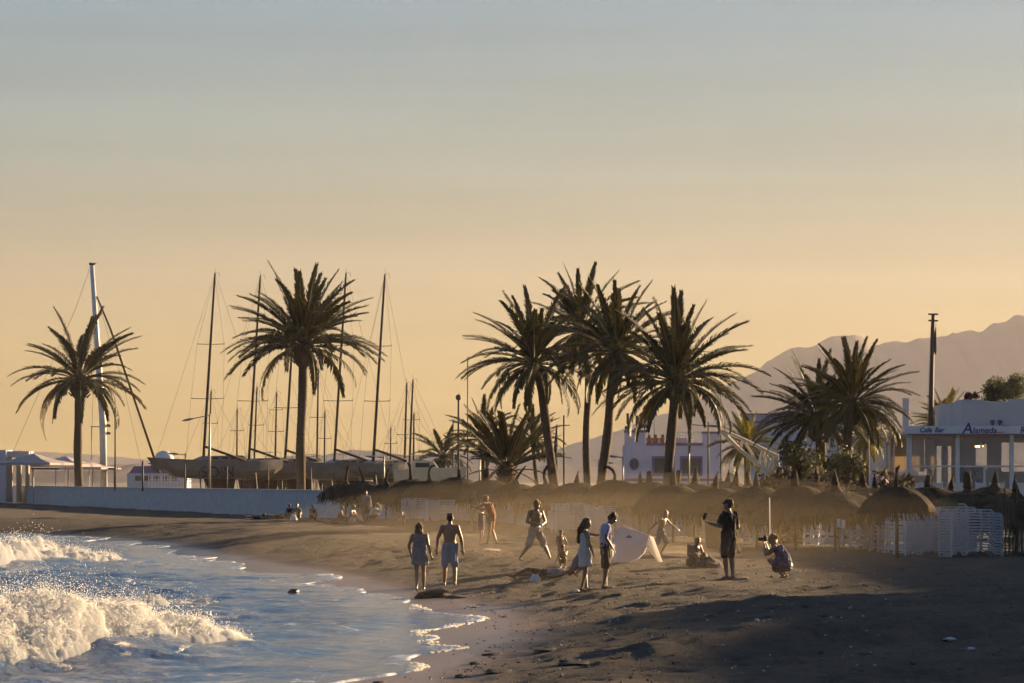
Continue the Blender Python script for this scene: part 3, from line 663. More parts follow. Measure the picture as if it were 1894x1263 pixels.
def stack(px, py, d, yaw, n, where, pitch=.088, tilt=0.0):
    global NL
    x = X(px, d); g = gz(x, d)
    for k in range(n):
        h = 'lowest' if k == 0 else 'topmost' if k == n - 1 else f'{ORD[k]} lowest'
        o = link('sun_lounger', LM, None, (x + random.uniform(-.012, .012), d + random.uniform(-.012, .012), g + .20 + k * pitch), (random.uniform(-.006, .006), random.uniform(-.006, .006) + tilt, yaw + random.uniform(-.015, .015)))
        tag(o, f'{h} white lounger in the {where}', 'sun lounger', GL); NL += 1
stack(1796, 1018, 117, .50, 15, 'tall stack closest to the right edge, seen side on')
stack(1712, 1018, 119, .50, 15, 'tall stack second from the right edge')
stack(1748, 1018, 123, .35, 17, 'stack rising behind the two tall right stacks')
for i, px in enumerate((1672, 1655, 1641, 1628, 1616, 1602, 1589, 1574, 1560, 1543, 1530, 1515, 1503, 1490, 1478, 1466)):
    d_ = 122 + i * 1.5 + (i % 3) * .5; x_ = X(px, d_)
    o = link('sun_lounger', LM, None, (x_, d_, gz(x_, d_) + .93), Euler((random.uniform(-.03, .03), R(90) + random.uniform(-.05, .05), 1.22 + random.uniform(-.16, .16)), 'XYZ'))
    tag(o, f'{ORD[i]} white lounger standing on end, counted leftwards from the tall stacks', 'sun lounger', 'white loungers standing on end')
stack(1424, 1000, 142, .5, 12, 'stack behind the camera woman')
stack(1392, 996, 146, .4, 12, 'stack right of the man in the black cap')
stack(1302, 985, 152, .35, 12, 'stack left of the man in the black cap')
stack(1262, 985, 154, .35, 13, 'stack right of the running boy')
stack(1125, 972, 164, .30, 12, 'stack behind the boy in the white shirt')
stack(1062, 970, 168, .30, 13, 'stack behind the girl with long hair')
stack(822, 958, 197, .25, 11, 'stack behind the bare backed man')
stack(778, 956, 201, .25, 11, 'leftmost stack near the white wall')
stack(1880, 1010, 124, .9, 12, 'stack cut by the right edge')
mb = MB(); mb.box((0, 0, 0), (.62, .5, .16)); mb.box((.1, .02, .12), (.5, .42, .09), rz=.1)
o = mb.build('cushion_pile', GREENP, loc=(X(1748, 117.5) , 117.5, gz(X(1748, 117.5), 117.5) + 1.62)); o.rotation_euler = (0, 0, .5)
tag(o, 'dark green folded cushions lying on the white loungers', 'cushion')
# ================================================================== boats in the yard
HULLW = mat('hull_white', (.19, .17, .16), (.145, .13, .12), rough=.4, scale=1.2, spec=.5)
HULLB = mat('hull_antifoul', (.10, .055, .045), (.07, .045, .04), rough=.8, scale=2)
DECKM = mat('boat_deck', (.26, .24, .22), rough=.6)
ALU = mat('mast_alloy', (.055, .042, .034), (.04, .03, .025), rough=.7, metal=.0, scale=2)
ALUW = mat('mast_white', (.62, .60, .60), (.5, .5, .5), rough=.4, scale=2)
WIRE = mat('rigging_wire', (.10, .085, .07), rough=.5, metal=.5)
STEEL = mat('galvanised_steel', (.30, .29, .28), (.22, .21, .2), rough=.5, metal=.6)
DARKM = mat('dark_metal', (.045, .04, .038), rough=.6)
NAVY = mat('navy_canvas', (.03, .035, .06), rough=.9)
def boat(label, mpx, mtop, mbase, d, L, yaw, rake=3.6, name='sailing_yacht', boom=True, spreaders=(.33, .62), text=None, cabin=True, mw=.10, deckz=None, group='yachts laid up in the boat yard', wires=True):
    """mast foot at photo column mpx, mast top row mtop, deck row mbase; bow points left turned by yaw"""
    x = X(mpx, d); dz = Z(mbase, d); hm = Z(mtop, d) - dz
    g = .55; rt = root(name, (x, d, g), label, 'sailing boat', group, rz=0)
    B = L * .30; fb = .12 * L; st = []
    rz = Matrix.Rotation(yaw, 3, 'Z'); off = Vector((.12 * L, 0, 0))            # local -x is the bow
    T = lambda p: rz @ (Vector(p) + off * 1.0)
    mb = MB(); ns = 15; nr = 9; vs = []
    zdk = dz - g
    for i in range(ns):
        t = i / (ns - 1); w = B / 2 * (math.sin(math.pi * min(1, .06 + t * .80)) ** .75) * (1 if t < .8 else 1 - .25 * (t - .8) / .2)
        if i == 0: w = .03
        sheer = zdk + .10 * L * .35 * ((t - .6) ** 2) * 2.0; keel = zdk - fb * (1.15 if .1 < t < .95 else .8) * (1 - .35 * (abs(t - .5) * 2) ** 3)
        xx = -.5 * L + t * L
        for j in range(nr):
            a = j / (nr - 1); s = math.cos(a * math.pi); hgt = 1 - math.sin(a * math.pi) ** .55
            rk = -(.07 * L) * (hgt) * (1 - t) ** 3
            vs.append(T((xx + rk, -w * s * (abs(s) ** -.35 if abs(s) > .05 else 1), keel + (sheer - keel) * hgt)))
    fs = [(i * nr + j, (i + 1) * nr + j, (i + 1) * nr + j + 1, i * nr + j + 1) for i in range(ns - 1) for j in range(nr - 1)]
    fs.append(tuple((ns - 1) * nr + j for j in range(nr)))
    fs += [(i * nr, i * nr + nr - 1, (i + 1) * nr + nr - 1, (i + 1) * nr) for i in range(ns - 1)]
    mb.add(vs, fs); mb.build('hull', HULLW, rt, smooth=False)
    mb = MB(); kp = [(-.12 * L, zdk - fb * 1.0), (.14 * L, zdk - fb * 1.0), (.10 * L, .12), (-.04 * L, .12)]
    mb.prism(kp, -.10, .10); mb.v = [tuple(T(p)) for p in mb.v]; mb.build('keel', HULLB, rt)
    if cabin:
        mb = MB(); hc = .035 * L
        mb.prism([(-.20 * L, zdk - .02), (-.10 * L, zdk + hc), (.16 * L, zdk + hc * 1.15), (.20 * L, zdk - .02)], -.19 * B * 1.6, .19 * B * 1.6)
        mb.v = [tuple(T(p)) for p in mb.v]; c_ = mb.build('coachroof', DECKM, rt)
        for k in range(3):
            mb = MB(); mb.box((-.06 * L + k * .075 * L, -.19 * B * 1.6 - .012, zdk + hc * .55), (.05 * L, .02, hc * .38)); mb.v = [tuple(T(p)) for p in mb.v]; mb.build('window', DARKM, c_)
    # stern rail
    mb = MB()
    for s in (-1, 1):
        for xx in (.34 * L, .46 * L): mb.tube([T((xx, s * B * .36, zdk)), T((xx, s * B * .36, zdk + .75))], .018, 4)
        mb.tube([T((.34 * L, s * B * .36, zdk + .75)), T((.47 * L, s * B * .36, zdk + .75))], .018, 4)
    mb.tube([T((.47 * L, -B * .36, zdk + .75)), T((.47 * L, B * .36, zdk + .75))], .018, 4); mb.build('stern_rail', STEEL, rt)
    for k, (sx, sy) in enumerate(((-.2, -1), (-.2, 1), (.25, -1), (.25, 1))):
        mb = MB(); a = T((sx * L, sy * B * .62, 0)); b = T((sx * L, sy * B * .40, zdk - fb * .55)); mb.tube([a, b], .05, 5); mb.build('cradle_prop', DARKM, rt)
    lean = math.tan(R(rake)) * hm
    mt = lambda k: Vector((lean * k, 0, zdk + hm * k))
    mb = MB(); mb.tube([mt(0), mt(.5), mt(.96), mt(1.0)], [mw, mw, mw * .8, mw * .6], 7)
    ms = mb.build('mast', ALU if mw < .3 else ALUW, rt, smooth=True)
    mb = MB(); mb.tube([mt(1), mt(1) + Vector((0, 0, .45))], .015, 4); mb.tube([mt(1), mt(1) + Vector((.30, 0, .12)), mt(1) + Vector((.42, 0, -.3))], .018, 4); mb.build('masthead_aerial', WIRE, ms)
    for s_ in spreaders:
        hw = .115 * L * (1.25 - .6 * s_); mb = MB(); c = mt(s_)
        mb.tube([c + Vector((-hw, 0, .04)), c, c + Vector((hw, 0, .04))], .03, 5); mb.tube([c + Vector((hw, 0, 0)), c + Vector((hw, 0, .22))], .02, 4); mb.build('spreader', ALU, ms)
    if wires:
        mb = MB(); wr = .012
        for s in (-1, 1):
            pth = [mt(.985)] + [mt(s_) + Vector((s * .115 * L * (1.25 - .6 * s_), 0, .04)) for s_ in sorted(spreaders, reverse=True)] + [Vector((s * .13 * L, 0, zdk))]
            for a, b in zip(pth[:-1], pth[1:]): mb.tube([a, b], wr, 3)
        mb.tube([mt(1), T((-.5 * L, 0, zdk + .1))], wr, 3); mb.tube([mt(1), T((.48 * L, 0, zdk + .2))], wr, 3); mb.build('rigging', WIRE, rt)
    if boom:
        a = mt(.075) + Vector((.1, -.1, 0)); b = a + Vector((.30 * L, -.3, -.105 * L)); mb = MB(); mb.tube([a, b], [.10, .12], 7); mb.build('boom', ALU, rt, smooth=True)
    if text:
        word, tx, tz, size = text
        tm = text_mesh(word, size, .01, NAVY); o = link('lettering', tm, rt, T((tx, -B * .50, tz + zdk)), (R(86), 0, yaw + R(-2)))
    return rt
def text_mesh(word, size, ext, m, bold=0.0, align='LEFT', shear=0.0):
    cu = bpy.data.curves.new('lettering', 'FONT'); cu.body = word; cu.size = size; cu.extrude = ext; cu.align_x = align; cu.offset = bold; cu.shear = shear
    o = bpy.data.objects.new('lettering', cu); COL.objects.link(o)
    dg = bpy.context.evaluated_depsgraph_get(); me = bpy.data.meshes.new_from_object(o.evaluated_get(dg)); bpy.data.objects.remove(o)
    me.materials.clear(); me.materials.append(m); return me
boat('big white yacht with dark letters on its bow, first in the yacht row', 376, 505, 852, 330, 11.5, .45, text=('SOIN', -2.3, -1.42, 1.35), mw=.13)
boat('second white yacht from the left in the row, tall raked mast', 460, 510, 856, 334, 11.0, .55, mw=.12)
boat('third white yacht in the row, mast just left of the tall round palm', 527, 548, 856, 338, 10.5, .55, mw=.12)
boat('fourth white yacht in the row, mast just right of the tall round palm', 618, 505, 858, 332, 10.5, .6, mw=.12)
boat('fifth white yacht in the row, with a long drooping boom', 690, 507, 858, 322, 9.0, .75, mw=.13)
boat('small white sailboat with a short mast seen past the lettered yacht', 386, 722, 858, 372, 7.0, .3, 2.0, boom=False, spreaders=(.55,), mw=.10)
boat('small sailboat with a bare mast between the first two yachts', 438, 756, 858, 376, 6.5, .3, .5, boom=False, spreaders=(.6,), mw=.09)
boat('small sailboat with a mast close behind the second yacht', 470, 715, 858, 380, 7, .3, 2.2, boom=False, spreaders=(.5,), mw=.10)
boat('small sailboat with a radar pod halfway up its mast', 509, 725, 858, 384, 7, .3, 1.2, boom=False, spreaders=(.45, .75), mw=.10)
boat('small sailboat with a tall mast right of the round palm trunk', 586, 682, 862, 388, 7.5, .3, 1.0, boom=False, spreaders=(.5,), mw=.11)
boat('small sailboat with a short bare mast beside the fourth yacht', 600, 760, 862, 380, 6, .3, .5, boom=False, spreaders=(.5,), mw=.09)
boat('small sailboat with a mast halfway between the fifth yacht and the small palm', 722, 790, 866, 370, 6, .3, .8, boom=False, spreaders=(.6,), mw=.08)
boat('small sailboat with the left one of three close masts', 748, 708, 868, 375, 7.5, .4, 1.6, boom=False, spreaders=(.4,), mw=.12)
boat('small sailboat with the tallest of three close masts', 757, 702, 868, 368, 7.5, .4, 2.4, boom=False, spreaders=(.55,), mw=.12)
boat('small sailboat with the shortest of three close masts', 765, 764, 868, 362, 6.5, .4, .4, boom=False, spreaders=(.55,), mw=.10)
# small sunlit motor launch
MARA = mat('cream_hull', (.66, .58, .42), (.55, .48, .35), rough=.4, scale=2)
rt = root('motor_launch', (X(790, 300), 300, .55), 'cream launch catching the sun beside the thatched parasols', 'motor boat')
L_ = 5.2; vs = []; ns = 9; nr = 5; zz = Z(868, 300) - .55
for i in range(ns):
    t = i / (ns - 1); w = .9 * math.sin(math.pi * (.52 - .5 * t)) ** .6 if t < 1 else .02
    for j in range(nr):
        a = j / (nr - 1); s = math.cos(a * math.pi); vs.append((-.5 * L_ + t * L_ + .5 * t * abs(s), -w * s, zz - 1.15 + (1.15 + .25 * t * t) * (1 - math.sin(a * math.pi) ** .7)))
mb = MB(); mb.add(vs, [(i * nr + j, (i + 1) * nr + j, (i + 1) * nr + j + 1, i * nr + j + 1) for i in range(ns - 1) for j in range(nr - 1)] + [(i * nr, i * nr + nr - 1, (i + 1) * nr + nr - 1, (i + 1) * nr) for i in range(ns - 1)] + [tuple(range(nr))])
mb.build('hull', MARA, rt); mb = MB(); mb.prism([(-1.5, zz - .1), (-1.2, zz + .65), (.5, zz + .65), (1.0, zz - .05)], -.6, .6); mb.build('cabin', MARA, rt)
mb = MB(); mb.box((-.35, -.61, zz + .33), (1.1, .03, .35)); mb.build('window', DARKM, rt)
for sx in (-1.5, 1.3):
    mb = MB(); mb.box((sx, 0, (zz - .9) / 2), (.3, 1.6, zz - .9)); mb.build('trestle', DARKM, rt)

# leaning white mast of the big ship at the far left with its long stay
d = 380; b = at(191, 862, d)
rt = root('ship_mast', (b.x, d, .55), 'thick white ship mast with lamps, leaning behind the far left palm', 'mast')
lp = lambda px, py: at(px, py, d) - Vector((b.x, d, .55))
mb = MB(); mb.tube([lp(192, 905), lp(190, 780), lp(180, 640), lp(170, 490)], [.36, .34, .29, .21], 10); mb.build('mast', ALUW, rt, smooth=True)
mb = MB(); mb.tube([lp(165, 488), lp(176, 488)], .12, 6); mb.tube([lp(167, 495), lp(167, 484)], .03, 4); mb.tube([lp(176, 488), lp(178, 485)], .03, 4); mb.build('mast_cap', DARKM, rt)
for py in (787, 801):
    mb = MB(); q = lp(196, py); mb.box(q + Vector((.28, 0, 0)), (.36, .3, .22), rot=Euler((0, .35, 0))); mb.tube([q + Vector((-.2, 0, -.1)), q + Vector((.2, 0, -.1))], .04, 5); mb.build('lamp', DARKM, rt)
mb = MB(); mb.tube([lp(167, 789), lp(190, 789)], .04, 5); mb.tube([lp(169, 789), lp(169, 850)], .025, 4); mb.build('yard_arm', DARKM, rt)
mb = MB(); mb.tube([lp(179, 548), lp(205, 610), lp(295, 875)], [.07, .12, .14], 7); mb.build('furled_forestay', ALU, rt, smooth=True)
mb = MB(); mb.tube([lp(168, 490), lp(140, 570), lp(22, 840)], .02, 3); mb.tube([lp(171, 490), lp(173, 700), lp(168, 860)], .02, 3); mb.tube([lp(179, 548), lp(230, 720), lp(262, 862)], .018, 3); mb.build('rigging', WIRE, rt)
mb = MB(); mb.add([lp(180, 862), lp(195, 862), lp(195, 847)], [(0, 1, 2)]); mb.add([lp(180, 862) + Vector((0, .3, 0)), lp(195, 862) + Vector((0, .3, 0)), lp(195, 847) + Vector((0, .3, 0))], [(2, 1, 0)]); mb.build('sail_cover', NAVY, rt)
def pole(name, label, cat, pts, d, r, m, group=None, extra=None):
    b = at(*pts[0], d); rt = root(name, (b.x, d, b.z), label, cat, group)
    mb = MB(); mb.tube([at(*p, d) - b for p in pts], r, 7); mb.build('pole', m, rt, smooth=True)
    return rt, b
def lamp_post(label, px, pyb, pyt, d, arm, drop=0, double=False):
    """arm: photo pixels the lamp reaches sideways"""
    rt, b = pole('street_lamp', label, 'street lamp', [(px, pyb), (px, pyt)], d, [.09, .06], STEEL, 'street lamps on the quay')
    q = at(px, pyt + 3, d) - b; e = at(px + arm, pyt + 3 + drop, d) - b
    mb = MB(); mb.tube([q, q.lerp(e, .6), e], [.045, .04, .035], 6); mb.build('arm', STEEL, rt)
    u = (e - q).normalized(); mb = MB(); l = .95
    mb.tube([e - u * .05, e + u * .12, e + u * .45, e + u * l * .85, e + u * l], [.05, .14, .22, .12, .02], 8, flat=.5, up=(0, 1, 0)); mb.build('lamp_head', STEEL, rt, smooth=True)
    return rt
lamp_post('street lamp with a long arm reaching left among the yacht masts', 388, 905, 765, 300, -30, 6)
lamp_post('small street lamp left of the lettered yacht', 343, 905, 838, 330, -12, -1)
lamp_post('small street lamp beside the corner of the mauve building', 1152, 905, 843, 300, -9, -1)
lamp_post('small street lamp between the palm group and the mauve building', 1107, 905, 850, 330, 8, 1)
lamp_post('street lamp low in front of the fifth yacht', 710, 905, 843, 320, -14, -1)
lamp_post('tall quay lamp with a long level arm before the mauve building', 1274, 905, 782, 280, 34, 2)
lamp_post('distant street lamp behind the bushy fan palm', 887, 905, 843, 330, 10, 2)
for px, t_, d_, r_, lab in ((213, 753, 300, .06, 'thin dark pole right of the far left palm'), (264, 852, 300, .07, 'short dark post left of the white radar dome'), (865, 660, 300, .045, 'tall thin aerial pole left of the bushy palm'),
                            (1043, 768, 260, .06, 'bare pole right of the leaning palm'), (1030, 785, 262, .05, 'flag pole with a furled flag behind the leaning palm'), (1310, 780, 285, .06, 'slim pole crossing the mauve building'), (1333, 720, 285, .035, 'very thin aerial beside the truss crane'),
                            (1606, 790, 205, .045, 'pale pole beside the thin sunlit palm'), (342, 858, 290, .05, 'thin fence post in front of the lettered yacht'), (420, 862, 290, .05, 'fence post below the lettered yacht stern'), (496, 864, 290, .05, 'fence post between the second and third yachts'), (575, 866, 290, .05, 'fence post right of the round palm trunk'),
                            (848, 735, 262, .07, 'dark mast carrying a round lamp left of the bushy palm'), (838, 775, 300, .05, 'short bare pole beside the small distant palm')):
    rt, b = pole('pole', lab, 'pole', [(px, 908), (px, t_)], d_, [r_ * 1.2, r_], ALU, 'bare poles along the quay')
    if px == 1030:
        mb = MB(); q = at(px, t_, d_) - b
        mb.tube([q + Vector((0, 0, -.1)), q + Vector((-.06, 0, -1.2)), q + Vector((-.10, 0, -2.4)), q + Vector((-.05, 0, -2.7))], [.04, .12, .16, .03], 6); mb.build('flag', NAVY, rt)
    if px == 848:
        mb = MB(); mb.ell(at(px, t_, d_) - b, (.20, .20, .22)); mb.build('lamp_head', DARKM, rt, smooth=True)
# flag mast at the right
rt, b = pole('flag_mast', 'tall dark flag mast with two cross bars and a limp flag by the restaurant', 'flag mast', [(1719, 900), (1722, 740), (1726, 580)], 200, [.155, .135, .095], ALU)
for py in (581, 593):
    mb = MB(); q = at(1726, py, 200) - b; mb.box(q, (.50, .10, .085)); mb.build('cross_bar', ALU, rt)
mb = MB(); q = at(1731, 604, 200) - b
mb.tube([q, q + Vector((-.02, 0, -.35)), q + Vector((-.04, 0, -.9)), q + Vector((-.03, 0, -1.25)), q + Vector((.0, 0, -1.48))], [.015, .05, .085, .075, .01], 7, flat=.6); mb.build('flag', NAVY, rt, smooth=True)
mb = MB(); mb.tube([at(1731, 594, 200) - b, at(1731, 604, 200) - b], .012, 4); mb.tube([at(1722, 600, 200) - b, at(1714, 780, 200) - b], .008, 3); mb.build('halyard', WIRE, rt)

# ================================================================== buildings
MAUVE = mat('mauve_render', (.60, .54, .63), (.52, .47, .56), rough=.9, scale=.7, bump=.08, bscale=20)
MAUVED = mat('mauve_trim', (.22, .16, .27), (.18, .13, .22), rough=.85, scale=2)
WHITER = mat('white_render', (.50, .50, .54), (.42, .42, .46), rough=.9, scale=.6, bump=.08, bscale=18)
PANE = glass_mat('window_glass', (.10, .10, .10), .06, .85)
CLEAR = glass_mat('clear_glass', (.5, .5, .5), .03, .22)
TERRA = mat('terracotta', (.30, .14, .08), (.22, .10, .06), rough=.9)
def facade_box(name, m, parent, x0, x1, y0, y1, z0, z1):
    mb = MB(); mb.box(((x0 + x1) / 2, (y0 + y1) / 2, (z0 + z1) / 2), (x1 - x0, y1 - y0, z1 - z0)); return mb.build(name, m, parent)
# --- mauve harbour building
d = 330; bx = X(1157, d); rt = root('harbour_building', (bx, d, .55), 'small mauve harbour building with flat roof, round window and roof terrace', 'building')
zz = lambda py: Z(py, d) - .55
xx = lambda px: X(px, d) - bx
x0, x1 = xx(1157), xx(1335)
# front wall built around its openings
def wall_with_holes(x0, x1, z0, z1, holes, thick=.3):
    mb = MB(); xs = sorted({x0, x1, *[h[0] for h in holes], *[h[1] for h in holes]}); zs = sorted({z0, z1, *[h[2] for h in holes], *[h[3] for h in holes]})
    for a, b_ in zip(xs[:-1], xs[1:]):
        for c, e in zip(zs[:-1], zs[1:]):
            if not any(h[0] <= (a + b_) / 2 <= h[1] and h[2] <= (c + e) / 2 <= h[3] for h in holes):
                mb.box(((a + b_) / 2, thick / 2, (c + e) / 2), (b_ - a, thick, e - c))
    return mb
H = [(xx(1208), xx(1245), zz(878), zz(846)), (xx(1260), xx(1297), zz(878), zz(846))]
wall_with_holes(x0, x1, 0, zz(823), H).build('wall', MAUVE, rt)
facade_box('wall', MAUVE, rt, x0, x0 + .3, .3, 9, 0, zz(823)); facade_box('wall', MAUVE, rt, x1 - .3, x1, .3, 9, 0, zz(823)); facade_box('wall', MAUVE, rt, x0, x1, 9, 9.3, 0, zz(823))
facade_box('roof', MAUVE, rt, x0 + .3, x1 - .3, .3, 9, zz(823) - .25, zz(823) - .02)
facade_box('corner_tower', MAUVE, rt, x0, xx(1194), 0, 3, zz(823) + .003, zz(800)); facade_box('corner_tower', MAUVE, rt, xx(1301), x1, 0, 3, zz(823) + .003, zz(802))
for a, b_, t_, u_ in ((x0 - .06, xx(1195), 800, 795), (xx(1300), x1 + .06, 802, 798)): facade_box('parapet_cap', MAUVED, rt, a, b_, -.08, 3.08, zz(t_) + .003, zz(u_))
facade_box('parapet_cap', MAUVED, rt, xx(1195) + .003, xx(1300) - .003, -.08, .35, zz(824), zz(819))
facade_box('band', MAUVED, rt, x0 - .04, x1 + .04, -.06, -.003, zz(890), zz(885)); facade_box('band', MAUVE, rt, x0 - .02, x1 + .02, -.05, -.003, zz(881), zz(878))
for h in H:
    fr = MB(); w = .12
    for (c, s) in (((h[0] + w / 2, .12, (h[2] + h[3]) / 2), (w, .2, h[3] - h[2])), ((h[1] - w / 2, .12, (h[2] + h[3]) / 2), (w, .2, h[3] - h[2])), (((h[0] + h[1]) / 2, .12, h[3] - w / 2), (h[1] - h[0] - 2 * w, .2, w)), (((h[0] + h[1]) / 2, .12, h[2] + w / 2), (h[1] - h[0] - 2 * w, .2, w))): fr.box(c, s)
    sr = MB()
    for (c, s) in (((h[0] - .06, -.03, (h[2] + h[3]) / 2), (.10, .05, h[3] - h[2] + .22)), ((h[1] + .06, -.03, (h[2] + h[3]) / 2), (.10, .05, h[3] - h[2] + .22)), (((h[0] + h[1]) / 2, -.03, h[3] + .06), (h[1] - h[0], .05, .10)), (((h[0] + h[1]) / 2, -.03, h[2] - .06), (h[1] - h[0], .05, .10))): sr.box(c, s)
    wf = fr.build('window', MAUVED, rt); sr.build('surround', MAUVED, wf)
    mb = MB(); mb.box(((h[0] + h[1]) / 2, .16, (h[2] + h[3]) / 2), (h[1] - h[0] - 2 * w, .02, h[3] - h[2] - 2 * w)); mb.build('pane', PANE, wf)
c = at(1173, 858, d) - Vector((bx, d, .55)); mb = MB()
mb.tube([c + Vector((.36 * math.cos(a * .2618), -.02, .46 * math.sin(a * .2618))) for a in range(25)], .06, 5, cap=False); rw = mb.build('round_window', MAUVED, rt)
mb = MB(); n_ = 20; mb.add([c + Vector((.34 * math.cos(2 * math.pi * a / n_), -.012, .44 * math.sin(2 * math.pi * a / n_))) for a in range(n_)], [tuple(range(n_))]); mb.build('pane', PANE, rw)
mb = MB(); mb.box(c + Vector((0, -.03, 0)), (.04, .03, .86)); mb.build('glazing_bar', MAUVED, rw)
mb = MB()
for k in range(24): mb.box((xx(1232) + k * (xx(1299) - xx(1232)) / 23, .2, zz(823) + .55), (.03, .03, 1.1))
mb.box(((xx(1232) + xx(1299)) / 2, .2, zz(823) + 1.1), (xx(1299) - xx(1232), .05, .05)); mb.build('railing', ALUW, rt)
facade_box('roof_wall', mat('rosy_wall', (.42, .30, .33), rough=.9), rt, xx(1205), xx(1275), 4, 4.3, zz(823), zz(809))
for px, w_, t_, lab in ((1201, .5, 806, 'slim plant pot nearest the tower on the mauve building roof'), (1213, .55, 807, 'middle plant pot on the mauve building roof'), (1226, .5, 808, 'right plant pot on the mauve building roof')):
    ptt = root('plant_pot', (X(px, d), d + .7, Z(823, d) + .0), lab, 'plant pot', 'pots on the mauve roof'); mb = MB(); mb.lathe([(w_ * .35, 0), (w_ * .5, .55), (w_ * .55, .62)], n=10); mb.build('pot', TERRA, ptt)
    mb = MB(); rd = random.Random(px)
    for k in range(40):
        a = rd.uniform(0, 6.28); q = Vector((0, 0, .55)); e = q + Vector((math.cos(a) * rd.uniform(.05, .25), math.sin(a) * .2, rd.uniform(.15, .5))); s = Vector((.03, .02, 0)); mb.add([q - s, q + s, e], [(0, 1, 2)])
    mb.build('foliage', BUSH, ptt)
for px, t_, lab in ((1161, 768, 'leftmost aerial on the mauve tower'), (1178, 772, 'middle aerial on the mauve tower'), (1192, 765, 'right aerial on the mauve tower'), (1210, 745, 'thin whip aerial on the mauve roof')):
    o_, b = pole('aerial', lab, 'aerial', [(px, 797 if px < 1200 else 824), (px, t_)], d + 1.5, .045 if px < 1200 else .025, DARKM, 'aerials on the mauve building')
    if px < 1200: mb = MB(); q = at(px, t_ + 6, d + 1.5) - b; mb.box(q, (.22, .2, .9)); mb.box(q + Vector((0, 0, -.8)), (.5, .2, .3)); mb.build('antenna', DARKM, o_)

# --- truss boat crane in front of it
CRANE = mat('crane_paint', (.58, .52, .42), (.48, .42, .34), rough=.6, scale=2)
d = 232; b = at(1415, 905, d); rt = root('boat_crane', (b.x, d, .55), 'pale lattice boat crane with a long jib slanting down to the right', 'crane')
lp = lambda px, py, dy=0.0: at(px, py, d) - Vector((b.x, d - dy, .55))
JT = [(1335, 795), (1375, 812), (1412, 830), (1436, 842)]; JB = [(1338, 800), (1370, 832), (1404, 860), (1420, 870)]
for dy in (0, .9):
    mb = MB(); mb.tube([lp(*p, dy) for p in JT], .10, 5); mb.tube([lp(*p, dy) for p in JB], .12, 5)
    for a, e in ((JB[1], JT[1]), (JT[1], JB[2]), (JB[2], JT[2]), (JT[2], JB[3]), (JB[3], JT[3])): mb.tube([lp(*a, dy), lp(*e, dy)], .06, 4)
    mb.build('jib', CRANE, rt)
for q in ((1416, 872, 1421, 908), (1424, 868, 1432, 908), (1436, 842, 1450, 908), (1433, 845, 1428, 870)):
    mb = MB(); mb.tube([lp(q[0], q[1]), lp(q[2], q[3])], .10, 5); mb.build('leg', CRANE, rt)
mb = MB(); mb.prism([(lp(1424, 0).x, lp(0, 892).z), (lp(1427, 0).x, lp(0, 858).z), (lp(1437, 0).x, lp(0, 850).z), (lp(1444, 0).x, lp(0, 892).z)], .1, .8); mb.build('winch_housing', CRANE, rt)
# rounded cream hood of a covered launch
o = MB(); o.lathe([(.46, 0), (.45, .35), (.36, .72), (.18, .92), (.03, .97)], n=14); oo = o.build('covered_buoy', MARA, loc=at(1353, 900, 260), smooth=True)
tag(oo, 'rounded cream cover glowing in the sun behind the parasols', 'buoy')

# --- white boat shop with the red sign
d = 300; bx = X(1400, d); rt = root('boat_shop', (bx, d, .55), 'long white boat shop with a red lettered sign behind the dark palms', 'building')
zz = lambda py: Z(py, d) - .55
xx = lambda px: X(px, d) - bx
facade_box('wall', WHITER, rt, xx(1400), xx(1560), 0, 8, 0, zz(782)); facade_box('wall', WHITER, rt, xx(1560) + .003, xx(1700), .4, 8, 0, zz(812))
facade_box('upper_wall', WHITER, rt, xx(1380), xx(1470), 4, 10, zz(800), zz(765)); facade_box('roof', MAUVED, rt, xx(1378), xx(1472), 3.8, 10.2, zz(765) + .003, zz(763))
facade_box('roof_edge', MAUVED, rt, xx(1559), xx(1702), .1, 8.1, zz(812) + .003, zz(809)); facade_box('roof_edge', MAUVED, rt, xx(1399), xx(1559), -.15, 8.1, zz(782) + .003, zz(779))
for a in (1500, 1548, 1640): facade_box('downpipe', STEEL, rt, xx(a), xx(a) + .10, -.10 if a < 1560 else .28, -.003 if a < 1560 else .397, 0, zz(790 if a < 1560 else 815))
mb = MB(); mb.lathe([(1.9, 0), (1.9, 1.0), (1.6, 1.9), (1.0, 2.5), (.3, 2.75)], n=18); o = mb.build('storage_tank', mat('mauve_tank', (.36, .33, .45), rough=.6), loc=(X(1614, 290), 290, .55), smooth=True); o.scale = (.9, .9, .95); tag(o, 'round topped mauve tank in front of the white boat shop', 'tank')
REDP = mat('sign_red', (.45, .03, .03), rough=.5); SIGNW = mat('sign_white', (.72, .66, .66), rough=.5)
sg = facade_box('sign_board', SIGNW, rt, xx(1463), xx(1507), -.12, -.003, zz(839), zz(823))
tm = text_mesh('YAMAHA', .46, .012, REDP, .010); link('lettering', tm, rt, (xx(1473), -.135, zz(836.5)), (R(90), 0, 0), (1.0, 1, 1))
mb = MB(); c = Vector((xx(1468), -.14, zz(831))); mb.tube([c + Vector((.17 * math.cos(a * .314), 0, .17 * math.sin(a * .314))) for a in range(21)], .025, 4, cap=False)
for a in (90, 210, 330): mb.tube([c, c + Vector((.16 * math.cos(R(a)), 0, .16 * math.sin(R(a))))], .022, 4)
mb.build('emblem', REDP, rt)
facade_box('chimney', WHITER, rt, xx(1675), xx(1686), 2, 2.6, zz(812), zz(735))

